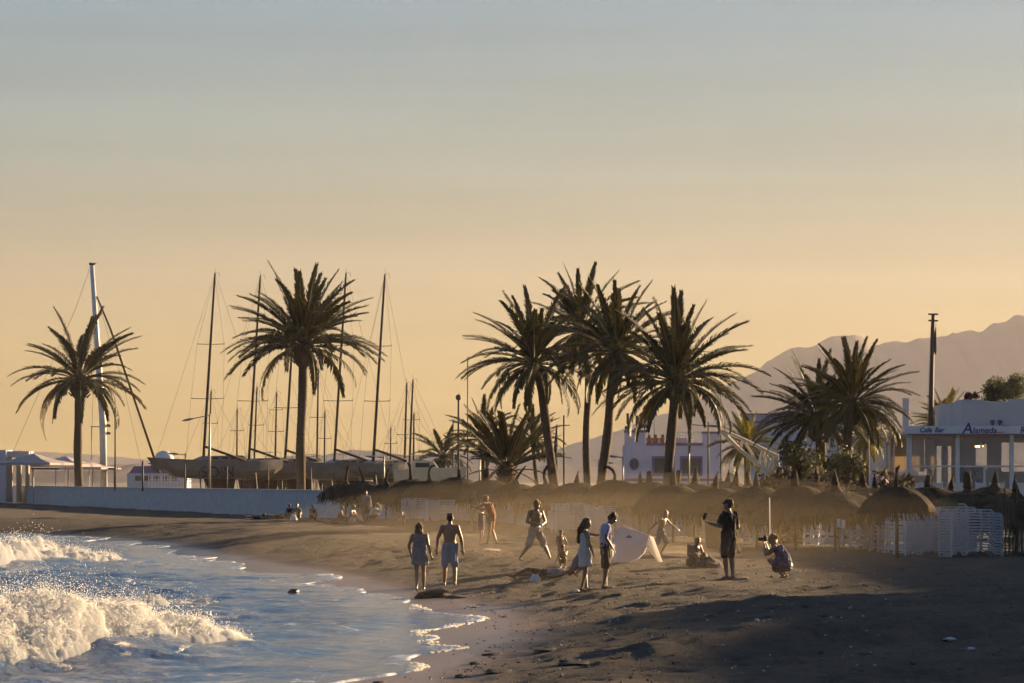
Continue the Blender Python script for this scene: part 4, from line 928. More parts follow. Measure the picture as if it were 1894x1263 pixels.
# --- glazed restaurant on its terrace
d = 190; bx = X(1676, d); rt = root('restaurant', (bx, d, .55), 'white beach restaurant with big windows and blue lettering at the right edge', 'restaurant')
zz = lambda py: Z(py, d) - .55
xx = lambda px: X(px, d) - bx
XE = 26.0
facade_box('terrace', WHITER, rt, xx(1676), XE, -2.2, 14, 0, zz(905))
WARMF = mat('floor_tile', (.32, .25, .18), rough=.6)
CEIL = mat('ceiling_board', (.45, .36, .26), rough=.9)
INW = mat('inner_wall', (.42, .33, .22), (.34, .27, .18), rough=.9, scale=1)
facade_box('floor', WARMF, rt, xx(1684), XE, .02, 13, zz(905) + .003, zz(905) + .05)
facade_box('roof', WHITER, rt, xx(1676), XE, -.3, 13.5, zz(803), zz(801) + .06)
facade_box('ceiling', CEIL, rt, xx(1684), XE - .1, 0.1, 13, zz(803) - .10, zz(803) - .003)
# rear wall has wide openings to the evening light
RH = [(xx(1690), xx(1768), zz(905) + .7, zz(808)), (xx(1774), xx(1803), zz(905), zz(822)), (xx(1850), xx(1872), zz(905) + 1.0, zz(818)), (xx(1900), xx(1960), zz(905) + .9, zz(815))]
mb = wall_with_holes(xx(1684), XE, zz(905) + .05, zz(803) - .11, RH, .2); o = mb.build('rear_wall', INW, rt, loc=(0, 10, 0))
BLIND = mat('cream_blind', (.55, .47, .34), (.48, .40, .28), rough=.9, scale=2, trans=.55, tcol=(.50, .43, .33))
for k in range(4): facade_box('blind', BLIND, rt, xx(1691 + k * 19.5), xx(1709.5 + k * 19.5), 9.7, 9.71, zz(905) + .9 + .12 * (k % 2), zz(808))
facade_box('counter', mat('dark_wood', (.07, .045, .03), rough=.5), rt, xx(1800), xx(1850), 6, 6.8, zz(905) + .05, zz(905) + 1.2)
for k, (px, w_) in enumerate(((1683, 6), (1771, 7), (1871, 8), (1975, 8), (2080, 8))):
    facade_box('post', ALUW, rt, xx(px) - w_ / 2 * d / F, xx(px) + w_ / 2 * d / F, -.12, .12, zz(905), zz(803) - .003)
facade_box('post', ALUW, rt, xx(1677), xx(1680), -.08, .08, zz(905), zz(803) - .003)
E = [1687, 1767.5, 1875, 1971, 2076]
for k, (a, e) in enumerate(((1686.5, 1767), (1775, 1866.5), (1875.5, 1970.5), (1979.5, 2075.5))):
    p = facade_box('pane', CLEAR, rt, xx(a), xx(e), -.012, .012, zz(862) + .04, zz(803) - .01)
    facade_box('rail', ALUW, rt, xx(a), xx(e), -.05, .05, zz(864), zz(862) + .03)
    p = facade_box('pane', CLEAR, rt, xx(a), xx(e), -.012, .012, zz(905) + .02, zz(864) - .01)
    if k: facade_box('mullion', ALUW, rt, xx((a + e) / 2) - .05, xx((a + e) / 2) + .05, -.04, .04, zz(903), zz(864) - .003)
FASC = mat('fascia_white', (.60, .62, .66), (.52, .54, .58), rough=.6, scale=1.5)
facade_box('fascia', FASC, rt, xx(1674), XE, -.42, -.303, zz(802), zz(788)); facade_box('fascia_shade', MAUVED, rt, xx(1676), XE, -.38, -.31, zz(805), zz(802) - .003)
facade_box('parapet_wall', WHITER, rt, xx(1779), XE, -.1, 12, zz(801) + .07, zz(742)); facade_box('parapet_wall', WHITER, rt, xx(1779), xx(1817), -.1, 3, zz(742) + .003, zz(739)); facade_box('parapet_wall', WHITER, rt, xx(1866), XE, -.1, .5, zz(742) + .003, zz(738))
BLUEP = mat('sign_blue', (.02, .05, .22), rough=.6); PINKP = mat('sign_pink', (.40, .10, .10), rough=.6)
def sign(word, px, py, size, m=BLUEP, dy=-.435, bold=.006, shear=.15): link('lettering', text_mesh(word, size, .008, m, bold, shear=shear), rt, (xx(px), dy, zz(py)), (R(90), 0, 0))
sign('Café', 1699, 799.5, .32); sign('-', 1718, 799.5, .3); sign('Bar', 1727, 799.5, .34); sign('A', 1778, 801.5, .74, bold=.012); sign('lameda', 1797, 801, .42); sign('RESTAURANTE', 1836, 800.5, .075, PINKP, bold=.004); sign('Re', 1884, 801, .46); sign('staurante', 1896, 801, .40)
mb = MB()
for s in (-1, 1):
    c = Vector((xx(1842 + 6 * s), -.11, zz(782))); mb.tube([c + Vector((0, 0, -.12)), c + Vector((.04 * s, 0, .13))], [.05, .12], 6); mb.tube([c + Vector((-.10 * s, 0, .0)), c + Vector((.08 * s, 0, .05))], [.03, .07], 6)
mb.tube([Vector((xx(1853), -.11, zz(786))), Vector((xx(1853), -.11, zz(779)))], .02, 4); mb.tube([Vector((xx(1853), -.11, zz(786.5))), Vector((xx(1866), -.11, zz(786.5)))], .012, 4); mb.build('emblem', BLUEP, rt)
LAMPM = emit_mat('lamp_glow', (1.0, .50, .10), 5.0)
for px, py in ((1828, 825), (1833, 825), (1841, 825)):
    lt = root('ceiling_lamp', (X(px, d), d + 5, Z(py, d + 5)), {1828: 'left of two close glowing orange lamps inside the restaurant', 1833: 'right of two close glowing orange lamps inside the restaurant', 1841: 'lone faint glowing lamp inside the restaurant'}[px], 'lamp', 'glowing restaurant lamps')
    mb = MB(); mb.ell((0, 0, 0), (.055, .055, .06) if px < 1840 else (.03, .03, .03), n=10, m=8); mb.build('bulb', LAMPM, lt, smooth=True); mb = MB(); mb.tube([(0, 0, .05), (0, 0, .45)], .01, 4); mb.build('cord', DARKM, lt)
    mb = MB(); mb.lathe([(.10, .02), (.05, .09), (.02, .12)], n=10); mb.build('lamp_shade', DARKM, lt)
# low white screens on the terrace edge
for k, (a, e) in enumerate(((1690, 1702), (1706, 1720), (1728, 1742), (1754, 1768), (1772, 1790), (1806, 1822), (1832, 1856), (1876, 1900))):
    s_ = root('terrace_screen', (X((a + e) / 2, 186.5), 186.5, Z(905, 190)), f'{ORD[k]} low white terrace screen from the restaurant corner', 'screen', 'white screens on the restaurant terrace')
    mb = MB(); w_ = (e - a) * 186.5 / F; mb.box((0, 0, .08), (w_, .04, .50)); mb.build('panel', ALUW, s_)
    mb = MB(); mb.box((-w_ / 2 - .03, 0, .08), (.05, .06, .62)); mb.box((w_ / 2 + .03, 0, .08), (.05, .06, .62)); mb.build('frame', ALUW, s_)
shrub('clipped dark green shrub on the restaurant roof at the right edge', Vector((X(1872, 192), 192, Z(742, 192))), (1.5, .9, 1.15), 3200, 77, lsz=.13, lobes=14)
shrub('spiky dark green plant on the restaurant roof left of the clipped shrub', Vector((X(1838, 191.5), 191.5, Z(742, 191.5))), (.55, .5, .55), 900, 78, lsz=.2)
shrub('dark red flowering plant on the corner of the restaurant roof', Vector((X(1796, 191), 191, Z(739, 191))), (.42, .4, .32), 900, 79, BUSHRED, .08)

# --- terrace bar with parasols at the far left
d = 372; bx = X(45, d); rt = root('quay_bar', (bx, d, .55), 'open terrace bar with square pillars at the far left of the quay', 'building')
zz = lambda py: Z(py, d) - .55
xx = lambda px: X(px, d) - bx
OCH = mat('ochre_wall', (.42, .33, .21), (.34, .27, .17), rough=.9, scale=.8)
facade_box('wall', MAUVE, rt, xx(-80), xx(11), 0, 5, 0, zz(832)); facade_box('roof', WHITER, rt, xx(11) + .003, xx(50), 1.5, 5, zz(846), zz(834))
for a, e in ((11, 20), (29, 37), (46, 52)): facade_box('pillar', OCH, rt, xx(a), xx(e), .4, 1.2, 0, zz(846) - .003 if e < 50 else zz(858))
facade_box('roof_slab', DARKM, rt, xx(50), xx(207), 3, 9, zz(868), zz(865))
for k, a in enumerate((52, 96, 119, 165, 190, 205)): facade_box('post', STEEL, rt, xx(a) - .05, xx(a) + .05, 3.2, 3.3, 0, zz(868) - .003)
for k, (a, e) in enumerate(((53, 95), (97, 118), (120, 164), (166, 189))): facade_box('pane', CLEAR, rt, xx(a), xx(e), 3.24, 3.26, .3, zz(871))
CANV = mat('parasol_canvas', (.50, .44, .44), (.44, .39, .40), rough=.9, scale=1, trans=.25)
def sq_parasol(label, px, pyt, pyb, d, hw):
    r_ = root('square_parasol', (X(px, d), d, .55), label, 'parasol', 'square canvas parasols of the quay bar')
    zt = Z(pyt, d) - .55; zb = Z(pyb, d) - .55; mb = MB(); a = R(28); c = [Vector((hw * 1.41 * math.cos(a + k * math.pi / 2), hw * 1.41 * math.sin(a + k * math.pi / 2), zb)) for k in range(4)]; t = Vector((0, 0, zt))
    for k in range(4):
        p, q = c[k], c[(k + 1) % 4]; m1 = p.lerp(t, .5) - Vector((0, 0, .12)); m2 = q.lerp(t, .5) - Vector((0, 0, .12)); mb.add([p, q, m2, m1, t, p - Vector((0, 0, .22)), q - Vector((0, 0, .22))], [(0, 1, 2, 3), (3, 2, 4), (5, 6, 1, 0)])
    mb.build('canopy', CANV, r_); mb = MB(); mb.tube([(0, 0, 0), (0, 0, zt)], .04, 6); mb.build('pole', STEEL, r_)
sq_parasol('largest square canvas parasol at the far left bar', 62, 838, 856, 362, 3.0)
sq_parasol('second square canvas parasol, just left of the far left palm trunk', 121, 843, 859, 368, 2.6)
sq_parasol('third square canvas parasol, right of the far left palm trunk', 165, 853, 864, 376, 2.2)
# radar dome building
d = 420; bx = X(303, d); rt = root('harbour_office', (bx, d, .55), 'low harbour office carrying a round white radar dome', 'building'); zz = lambda py: Z(py, d) - .55; xx = lambda px: X(px, d) - bx
facade_box('wall', WHITER, rt, xx(235), xx(345), 0, 6, 0, zz(875)); mb = MB(); mb.prism([(xx(238), zz(875) + .003), (xx(248), zz(862)), (xx(338), zz(862)), (xx(346), zz(875) + .003)], 0, 6); mb.build('roof', MAUVED, rt)
facade_box('lantern', WHITER, rt, xx(277), xx(317), 1, 5, zz(862) + .003, zz(858) + .0); facade_box('ledge', MAUVED, rt, xx(272), xx(322), .6, 5.4, zz(858) + .003, zz(856))
mb = MB(); mb.lathe([(1.08, -.5), (1.12, 0), (1.05, .5), (.8, .9), (.42, 1.14), (.05, 1.2)], tuple(at(299, 853, d) - Vector((bx, d - 3, .55))), 22); mb.build('radar_dome', ALUW, rt, smooth=True)
for k in range(5):
    facade_box('window', PANE, rt, xx(250 + k * 17), xx(261 + k * 17), -.03, -.003, zz(889), zz(880))
# quay railing
rt = root('quay_railing', (X(275, 340), 340, .55), 'low white railing on the quay below the radar dome', 'railing'); mb = MB()
for k in range(14):
    mb = MB(); mb.box((k * .28, 0, Z(892, 340) - .55), (.05, .05, 1.3)); mb.build('baluster', ALUW, rt)
for py in (887, 893):
    mb = MB(); mb.box((1.9, 0, Z(py, 340) - .55), (3.9, .06, .06)); mb.build('rail', ALUW, rt)

# --- added unseen houses, sized to keep the low sun off the near sand
def shade_house(label, x0, x1, y0, y1, z1):
    r_ = root('unseen_shade_house', (x0, y0, .3), label, 'building'); w = x1 - x0; l = y1 - y0; h = z1 - .3
    facade_box('wall', WHITER, r_, 0, w, 0, l, 0, h - .5); facade_box('roof', TERRA, r_, -.3, w + .3, -.3, l + .3, h - .497, h)
    nf = max(1, int(h // 3)); nw_ = int(l // 4)
    for f_ in range(nf):
        for k in range(nw_):
            facade_box('window', PANE, r_, -.05, -.003, 1.4 + k * 4, 2.8 + k * 4, .9 + f_ * 3, 2.2 + f_ * 3)
    return r_
shade_house('tall added white house outside the picture, shading the near sand', 40, 52, 38, 101, 9.2)
shade_house('lower added white house outside the picture, shading the sand farther along', 40, 52, 101.4, 152, 8.2)

for k, (x_, y_, h_) in enumerate(((35, 66, 8.4), (36.5, 78, 8.8), (34.5, 90, 8.3), (36, 101, 8.4), (35, 112, 6.8), (36.5, 124, 6.6), (35, 136, 6.4))):  # added unseen trees; their ragged crowns soften the edge of the house shade
    t_ = root('shade_tree', (x_, y_, .5), f'{ORD[k]} added unseen tamarisk tree softening the shade edge on the near sand', 'tree', 'added shade trees outside the picture')
    rd = random.Random(k + 200); tr_ = MB(); cr2 = MB()
    tr_.tube([(0, 0, -.3), (.1, 0, h_ * .3), (0, .1, h_ * .55)], [.16, .12, .07], 7)
    for q in range(9):
        a = rd.uniform(0, 6.28); c_ = Vector((math.cos(a) * rd.uniform(.4, 2.0), math.sin(a) * rd.uniform(.4, 2.0), h_ * rd.uniform(.5, .9))); tr_.tube([(0, .05, h_ * .4), c_ * .6 + Vector((0, 0, h_ * .2)), c_], [.06, .04, .015], 5)
        for j in range(230):
            v = Vector((rd.gauss(0, .55), rd.gauss(0, .55), rd.gauss(0, .42))); p = c_ + v; a2 = Vector((rd.gauss(0, 1), rd.gauss(0, 1), rd.gauss(-.3, 1))).normalized() * rd.uniform(.12, .3); b2 = a2.orthogonal().normalized() * .04
            cr2.add([p - b2, p + b2, p + a2], [(0, 1, 2)])
    tr_.build('trunk', BARK, t_); cr2.build('crown', BUSH, t_)
# ================================================================== people
def remesh(mb, voxel, smooth, m, name, fold=0.0):
    me = bpy.data.meshes.new('tmp'); me.from_pydata(mb.v, [], mb.f); me.update()
    o = bpy.data.objects.new('tmp', me); COL.objects.link(o)
    r = o.modifiers.new('r', 'REMESH'); r.mode = 'VOXEL'; r.voxel_size = voxel; r.use_smooth_shade = True
    s = o.modifiers.new('s', 'SMOOTH'); s.factor = .5; s.iterations = smooth
    dg = bpy.context.evaluated_depsgraph_get(); out = bpy.data.meshes.new_from_object(o.evaluated_get(dg)); out.name = name
    bpy.data.objects.remove(o); bpy.data.meshes.remove(me)
    if fold > 0:
        co = np.empty(len(out.vertices) * 3, np.float32); out.vertices.foreach_get('co', co); co = co.reshape(-1, 3); no = np.empty(len(out.vertices) * 3, np.float32); out.vertices.foreach_get('normal', no); no = no.reshape(-1, 3)
        n_ = fbm(co[:, 0] * 26 + co[:, 1] * 9 + len(co) * .01, co[:, 2] * 7 + co[:, 1] * 11, 3)
        co = co + no * (n_ * fold)[:, None]; out.vertices.foreach_set('co', co.astype(np.float32).ravel()); out.update()
    out.materials.clear(); out.materials.append(m); return out
class Body(MB):
    def cap(self, a, b, ra, rb, n=10, flat=1.0, up=None):
        """tapered limb with rounded ends"""
        a = Vector(a); b = Vector(b); t = (b - a).normalized() if (b - a).length > 1e-6 else Vector((0, 0, 1))
        pts = []; rr = []
        for k in range(4): w = math.pi / 2 * k / 4; pts.append(a - t * ra * math.cos(w)); rr.append(max(ra * math.sin(w), ra * .08))
        for k in range(5): f_ = k / 4; pts.append(a.lerp(b, f_)); rr.append(ra + (rb - ra) * f_)
        for k in range(1, 5): w = math.pi / 2 * k / 4; pts.append(b + t * rb * math.sin(w)); rr.append(max(rb * math.cos(w), rb * .08))
        return self.tube(pts, rr, n, flat=flat, up=up)
    def loft(self, pts, dims, rights, n=14):
        """elliptical sections: dims (half width, half depth) across the given right vectors"""
        pts = [Vector(p) for p in pts]; k = len(pts); vs = []
        for i in range(k):
            t = (pts[min(i + 1, k - 1)] - pts[max(i - 1, 0)]).normalized(); r_ = rights[i] - t * rights[i].dot(t); r_.normalize(); f_ = t.cross(r_)
            for j in range(n):
                w = 2 * math.pi * j / n; vs.append(pts[i] + r_ * math.cos(w) * dims[i][0] + f_ * math.sin(w) * dims[i][1])
        fs = [(i * n + j, i * n + (j + 1) % n, (i + 1) * n + (j + 1) % n, (i + 1) * n + j) for i in range(k - 1) for j in range(n)]
        fs += [tuple(reversed(range(n))), tuple(range((k - 1) * n, k * n))]
        return self.add(vs, fs)
STD = dict(pelvis=(0, 0, .95), waist=(0, 0, 1.10), chest=(0, .01, 1.28), neck=(0, 0, 1.47), head=(0, .03, 1.625),
           Ls=(-.175, 0, 1.42), Le=(-.24, -.03, 1.14), Lw=(-.26, .05, .90), Rs=(.175, 0, 1.42), Re=(.24, -.03, 1.14), Rw=(.26, .05, .90),
           Lh=(-.09, 0, .92), Lk=(-.10, .02, .50), La=(-.10, -.02, .09), Rh=(.09, 0, .92), Rk=(.10, .02, .50), Ra=(.10, -.02, .09))
SKIN = {}
def fuzz(m, w, tint):
    b = m.node_tree.nodes['Principled BSDF']; b.inputs['Sheen Weight'].default_value = w; b.inputs['Sheen Roughness'].default_value = .35; b.inputs['Sheen Tint'].default_value = (*tint, 1); return m
def skin(c): 
    k = 'skin_%d' % int(c[0] * 1000)
    c = tuple(v * 1.0 for v in c); return fuzz(mat(k, c, tuple(v * .85 for v in c), rough=.42, scale=8, spec=.5), .35, (1, .85, .7))
def cloth(name, c, c2=None): return fuzz(mat('cloth_' + name, c, c2, rough=.9, scale=12, trans=.22, bump=.3, bscale=60), .5, (1, .95, .9))
HAIRD = mat('hair_dark', (.025, .017, .012), (.04, .025, .016), rough=.55, scale=20); HAIRB = mat('hair_brown', (.085, .045, .022), (.055, .03, .015), rough=.5, scale=20, trans=.15, tcol=(.25, .10, .03)); HAIRL = mat('hair_blond', (.30, .19, .08), (.22, .13, .05), rough=.5, scale=20, trans=.2, tcol=(.5, .3, .1))
for h_ in (HAIRD, HAIRB, HAIRL): fuzz(h_, .8, (1, .75, .45))
EYEM = mat('eye', (.03, .02, .015), rough=.2)
ALLP = []
def person(label, foot, H, yaw, pose=None, sk=(.20, .115, .070), hair=None, hairlen='short', wear=(), look=None, voxel=.013, build=1.0, sit=False, group=None, hands=True, child=False):
    """foot: point on the sand under the figure; yaw 0 faces away, 90 faces picture right, 180 faces the camera, -90 left.
    pose gives joints as (right, forward, up) in body space for a 1.75 m figure"""
    J = dict(STD)
    if pose: J.update(pose)
    k = H / 1.75; a = R(yaw); fw = Vector((math.sin(a), math.cos(a), 0)); rt_ = Vector((math.cos(a), -math.sin(a), 0))
    W = {n: (rt_ * p[0] + fw * p[1] + Vector((0, 0, p[2]))) * k for n, p in J.items()}
    # lowest toe touches the ground
    if not sit:
        lo = min(W['La'].z, W['Ra'].z) - .075 * k
        for n in W: W[n] = W[n] - Vector((0, 0, lo))
    rt = root('person', foot, label, 'person', group)
    s = k * build
    up = (W['neck'] - W['pelvis']).normalized(); sr = (W['Rs'] - W['Ls']).normalized(); hr = (W['Rh'] - W['Lh']).normalized()
    mid = lambda A, B, t=.5: A.lerp(B, t)
    hf = Vector(look) if look is not None else fw; hf = (hf - Vector((0, 0, 0))).normalized()
    b = Body()
    tor = [W['pelvis'] - up * .06 * k, W['pelvis'] + up * .03 * k, W['waist'], W['chest'], mid(W['chest'], W['neck'], .55), W['neck'] - up * .025 * k, W['neck'] + up * .01 * k]
    dm = [(.135 * s, .10 * s), (.160 * s, .115 * s), (.135 * s, .098 * s), (.158 * s, .115 * s), (.168 * s, .100 * s), (.11 * s, .07 * s), (.06 * s, .055 * s)]
    rg = [hr, hr, (hr + sr), sr, sr, sr, sr]
    b.loft(tor, dm, rg)
    b.cap(W['neck'] - up * .05 * k, mid(W['neck'], W['head'], .7), .058 * k, .052 * k)
    hd = W['head']; hu = (up * .5 + Vector((0, 0, .5)) - hf * (.0)).normalized(); hu = (hu - hf * hu.dot(hf)).normalized(); hx = hf.cross(hu)
    HM = Matrix((hx, hf, hu)).transposed(); hk = k * (1.14 if child else 1.0)
    hp = lambda x, y, z: hd + HM @ (Vector((x, y, z)) * hk)
    b.ell(hp(0, -.01, .025), (.074 * hk, .095 * hk, .098 * hk), HM, 12, 9); b.ell(hp(0, .025, -.05), (.058 * hk, .068 * hk, .072 * hk), HM, 12, 8)
    b.cap(hp(0, .088, .012), hp(0, .112, -.022), .011 * hk, .017 * hk, 6); b.cap(hp(-.03, .082, .03), hp(.03, .082, .03), .014 * hk, .014 * hk, 6); b.cap(hp(-.022, .086, -.062), hp(.022, .086, -.062), .010 * hk, .010 * hk, 6); b.ell(hp(0, .07, -.10), (.025 * hk, .022 * hk, .02 * hk), HM, 8, 6)
    for sd in (-1, 1): b.ell(hp(.078 * sd, -.005, -.01), (.013 * hk, .022 * hk, .034 * hk), HM, 7, 6)
    for L_, sd in (('L', -1), ('R', 1)):
        S, E, Wr = W[L_ + 's'], W[L_ + 'e'], W[L_ + 'w']; Hh, K, A = W[L_ + 'h'], W[L_ + 'k'], W[L_ + 'a']
        b.cap(mid(W['neck'], S, .45) - up * .03 * k, S, .055 * s, .060 * s); b.cap(S, E, .055 * s, .042 * s); b.cap(E, mid(E, Wr, .35), .042 * s, .044 * s); b.cap(mid(E, Wr, .35), Wr, .043 * s, .028 * s)
        hdv = W.get(L_ + 'f'); dv = ((hdv - Wr) if hdv is not None else (Wr - E)).normalized(); pr = dv.cross(fw if abs(dv.dot(fw)) < .8 else Vector((0, 0, 1))).normalized(); pn = dv.cross(pr).normalized()
        b.cap(Wr, Wr + dv * .065 * k, .026 * s, .034 * s, 8, flat=.55, up=pr)
        if hands:
            for q, (o_, l_) in enumerate(((-.028, .072), (-.010, .082), (.010, .078), (.027, .062))):
                p0 = Wr + dv * .080 * k + pr * o_ * k; p1 = p0 + dv * l_ * .5 * k + pn * .006 * k; p2 = p1 + (dv + pn * .45).normalized() * l_ * .5 * k
                b.cap(p0, p1, .0095 * k, .009 * k, 6); b.cap(p1, p2, .009 * k, .0075 * k, 6)
            t0 = Wr + dv * .03 * k - pr * .03 * k; t1 = t0 + (dv * .7 - pr * .6).normalized() * .035 * k; b.cap(t0, t1, .012 * k, .011 * k, 6); b.cap(t1, t1 + (dv + pn * .3).normalized() * .03 * k, .011 * k, .008 * k, 6)
        b.cap(mid(W['pelvis'], Hh, .8), mid(Hh, K, .25), .088 * s, .084 * s); b.cap(mid(Hh, K, .25), K, .084 * s, .054 * s); b.cap(K, mid(K, A, .32), .053 * s, .056 * s); b.cap(mid(K, A, .32), A, .056 * s, .034 * s)
        kf = (A - K).normalized(); ftd = fw - kf * fw.dot(kf) * .8; tv = W.get(L_ + 't'); ftd = (tv - A).normalized() if tv is not None else ftd.normalized()
        sole = A - Vector((0, 0, .035 * k)) if tv is None else A - Vector((0, 0, .02 * k))
        b.cap(sole - ftd * .035 * k, sole + ftd * .085 * k - Vector((0, 0, .006 * k)), .034 * k, .032 * k, 8); b.cap(sole + ftd * .08 * k - Vector((0, 0, .012 * k)), sole + ftd * .165 * k - Vector((0, 0, .022 * k)), .033 * k, .020 * k, 8)
    link('body', remesh(b, voxel, 3, skin(sk), 'body'), rt)
    e = MB()
    for sd in (-1, 1): e.ell(hp(.030 * sd, .079, .010), (.013 * hk, .010 * hk, .008 * hk), HM, 6, 5)
    e.build('eyes', EYEM, rt)
    # hair
    if hair is not None:
        h = Body(); h.ell(hp(0, -.022, .045), (.084 * hk, .098 * hk, .092 * hk), HM, 12, 9)
        if hairlen == 'short': h.ell(hp(0, -.05, -.01), (.072 * hk, .062 * hk, .075 * hk), HM)
        if hairlen == 'bob':
            for sd in (-1, 1): h.cap(hp(.06 * sd, -.02, .02), hp(.075 * sd, -.02, -.13), .05 * hk, .036 * hk)
            h.ell(hp(0, -.055, -.06), (.085 * hk, .06 * hk, .11 * hk), HM)
        if hairlen == 'long':
            h.cap(hp(0, -.05, 0), W['neck'] - fw * .10 * k - up * .05 * k, .078 * hk, .075 * hk, flat=.8); h.cap(W['neck'] - fw * .10 * k, W['chest'] - fw * .15 * k - up * .10 * k, .085 * hk, .045 * hk, flat=.7)
            for sd in (-1, 1): h.cap(hp(.055 * sd, -.03, 0), hp(.085 * sd, -.05, -.20), .045 * hk, .04 * hk)
        link('hair', remesh(h, voxel * .9, 2, hair, 'hair', .030 * k), rt)
    for w in wear:
        kind, m = w[0], w[1]; c = Body(); g = .020 * k
        if kind in ('shirt', 'tank'):
            pts = [W['pelvis'] + up * .0 * k, W['waist'], W['chest'], mid(W['chest'], W['neck'], .55), W['neck'] - up * .030 * k]
            c.loft(pts, [(.165 * s + g, .118 * s + g), (.145 * s + g * 1.2, .105 * s + g * 1.2), (.162 * s + g, .118 * s + g), (.170 * s + g, .102 * s + g), (.105 * s, .075 * s)], [hr, hr + sr, sr, sr, sr])
            for L_ in 'LR':
                S, E = W[L_ + 's'], W[L_ + 'e']; c.cap(mid(W['neck'], S, .5) - up * .03 * k, S, .060 * s, .066 * s)
                if kind == 'shirt': c.cap(S, mid(S, E, .62), .066 * s, .064 * s)
        if kind in ('shorts', 'trunks', 'trousers'):
            lg = {'shorts': .92, 'trunks': .60, 'trousers': 1.0}[kind]; c.loft([W['pelvis'] - up * .05 * k, W['pelvis'] + up * .03 * k, W['pelvis'] + up * .09 * k], [(.15 * s + g, .11 * s + g), (.165 * s + g, .118 * s + g), (.155 * s + g, .108 * s + g)], [hr] * 3)
            for L_ in 'LR':
                Hh, K, A = W[L_ + 'h'], W[L_ + 'k'], W[L_ + 'a']; c.cap(mid(W['pelvis'], Hh, .85), mid(Hh, K, lg), .096 * s + g * .5, (.088 if kind != 'trousers' else .07) * s + g * .4)
                if kind == 'trousers': c.cap(K, mid(K, A, .92), .072 * s, .058 * s)
        if kind == 'dress':
            hem, fl = w[2], w[3]; kn = mid(mid(W['Lh'], W['Lk'], hem), mid(W['Rh'], W['Rk'], hem))
            c.loft([kn, mid(kn, W['pelvis'], .5), W['pelvis'], W['waist'], W['chest'], mid(W['chest'], W['neck'], .55), W['neck'] - up * .04 * k],
                   [(fl * k, fl * .85 * k), (fl * .86 * k + .01, fl * .74 * k), (.170 * s + g * 1.4, .125 * s + g * 1.4), (.145 * s + g * 1.3, .11 * s + g), (.162 * s + g, .118 * s + g), (.165 * s + g, .10 * s + g), (.10 * s, .07 * s)], [hr, hr, hr, hr + sr, sr, sr, sr])
            if len(w) > 4:
                for L_ in 'LR': c.cap(W[L_ + 's'], mid(W[L_ + 's'], W[L_ + 'e'], w[4]), .07 * s, .09 * s)
        if kind == 'cap':
            c.ell(hp(0, -.015, .050), (.085 * hk, .104 * hk, .085 * hk), HM); c.cap(hp(-.035, .08, .035), hp(.035, .08, .035), .03 * hk, .03 * hk); c.cap(hp(-.03, .13, .022), hp(.03, .13, .022), .022 * hk, .022 * hk, flat=.4)
        if kind == 'wrap':
            c.loft([W['Lk'].lerp(W['Rk'], .5), W['pelvis'] - up * .05 * k, W['pelvis'] + up * .08 * k], [(.22 * k, .2 * k), (.19 * s, .15 * s), (.16 * s, .12 * s)], [hr] * 3)
        nm = {'tank': 'top', 'trunks': 'shorts', 'wrap': 'skirt'}.get(kind, kind)
        link(nm, remesh(c, voxel * (1.0 if kind != 'cap' else .8), 3, m, nm, .034 * k if kind != 'cap' else 0), rt)
    ALLP.append(rt)
    return rt, W
def G(px, py): return on_ground(px, py)
def Gd(px, d): x = X(px, d); return Vector((x, d, gz(x, d)))
CW = cloth('white', (.64, .61, .60), (.56, .54, .53)); CGREY = cloth('grey', (.20, .21, .24), (.15, .16, .19)); CBLUE = cloth('pale_blue', (.20, .28, .42), (.16, .23, .36)); CDARK = cloth('dark', (.018, .018, .024), (.03, .03, .04)); CBLACK = cloth('black', (.012, .011, .013), (.018, .017, .019))
CSH = cloth('shirt_blue_white', (.44, .46, .66), (.36, .38, .58)); CCREAM = cloth('cream_shorts', (.34, .29, .28), (.28, .24, .23)); CORANGE = cloth('orange', (.34, .11, .05), (.26, .08, .04)); CGREEN = cloth('pale_green', (.24, .26, .16)); CPINK = cloth('pink', (.36, .16, .18)); CRED = cloth('red', (.30, .05, .05)); CPURP = cloth('purple', (.16, .12, .22))
def dots():
    m = bpy.data.materials.new('cloth_polka'); m.use_nodes = True; t = m.node_tree; N = t.nodes; L = t.links; b = N['Principled BSDF']; b.inputs['Roughness'].default_value = .9
    tcn = N.new('ShaderNodeTexCoord'); v = N.new('ShaderNodeTexVoronoi'); v.inputs['Scale'].default_value = 26; v.inputs['Randomness'].default_value = .25; L.new(tcn.outputs['Object'], v.inputs[0])
    r_ = N.new('ShaderNodeMath'); r_.operation = 'LESS_THAN'; r_.inputs[1].default_value = .27; L.new(v.outputs['Distance'], r_.inputs[0])
    mx = N.new('ShaderNodeMix'); mx.data_type = 'RGBA'; mx.inputs[6].default_value = (.020, .024, .075, 1); mx.inputs[7].default_value = (.17, .17, .23, 1); L.new(r_.outputs[0], mx.inputs[0]); L.new(mx.outputs[2], b.inputs['Base Color']); return m
POLKA = dots()

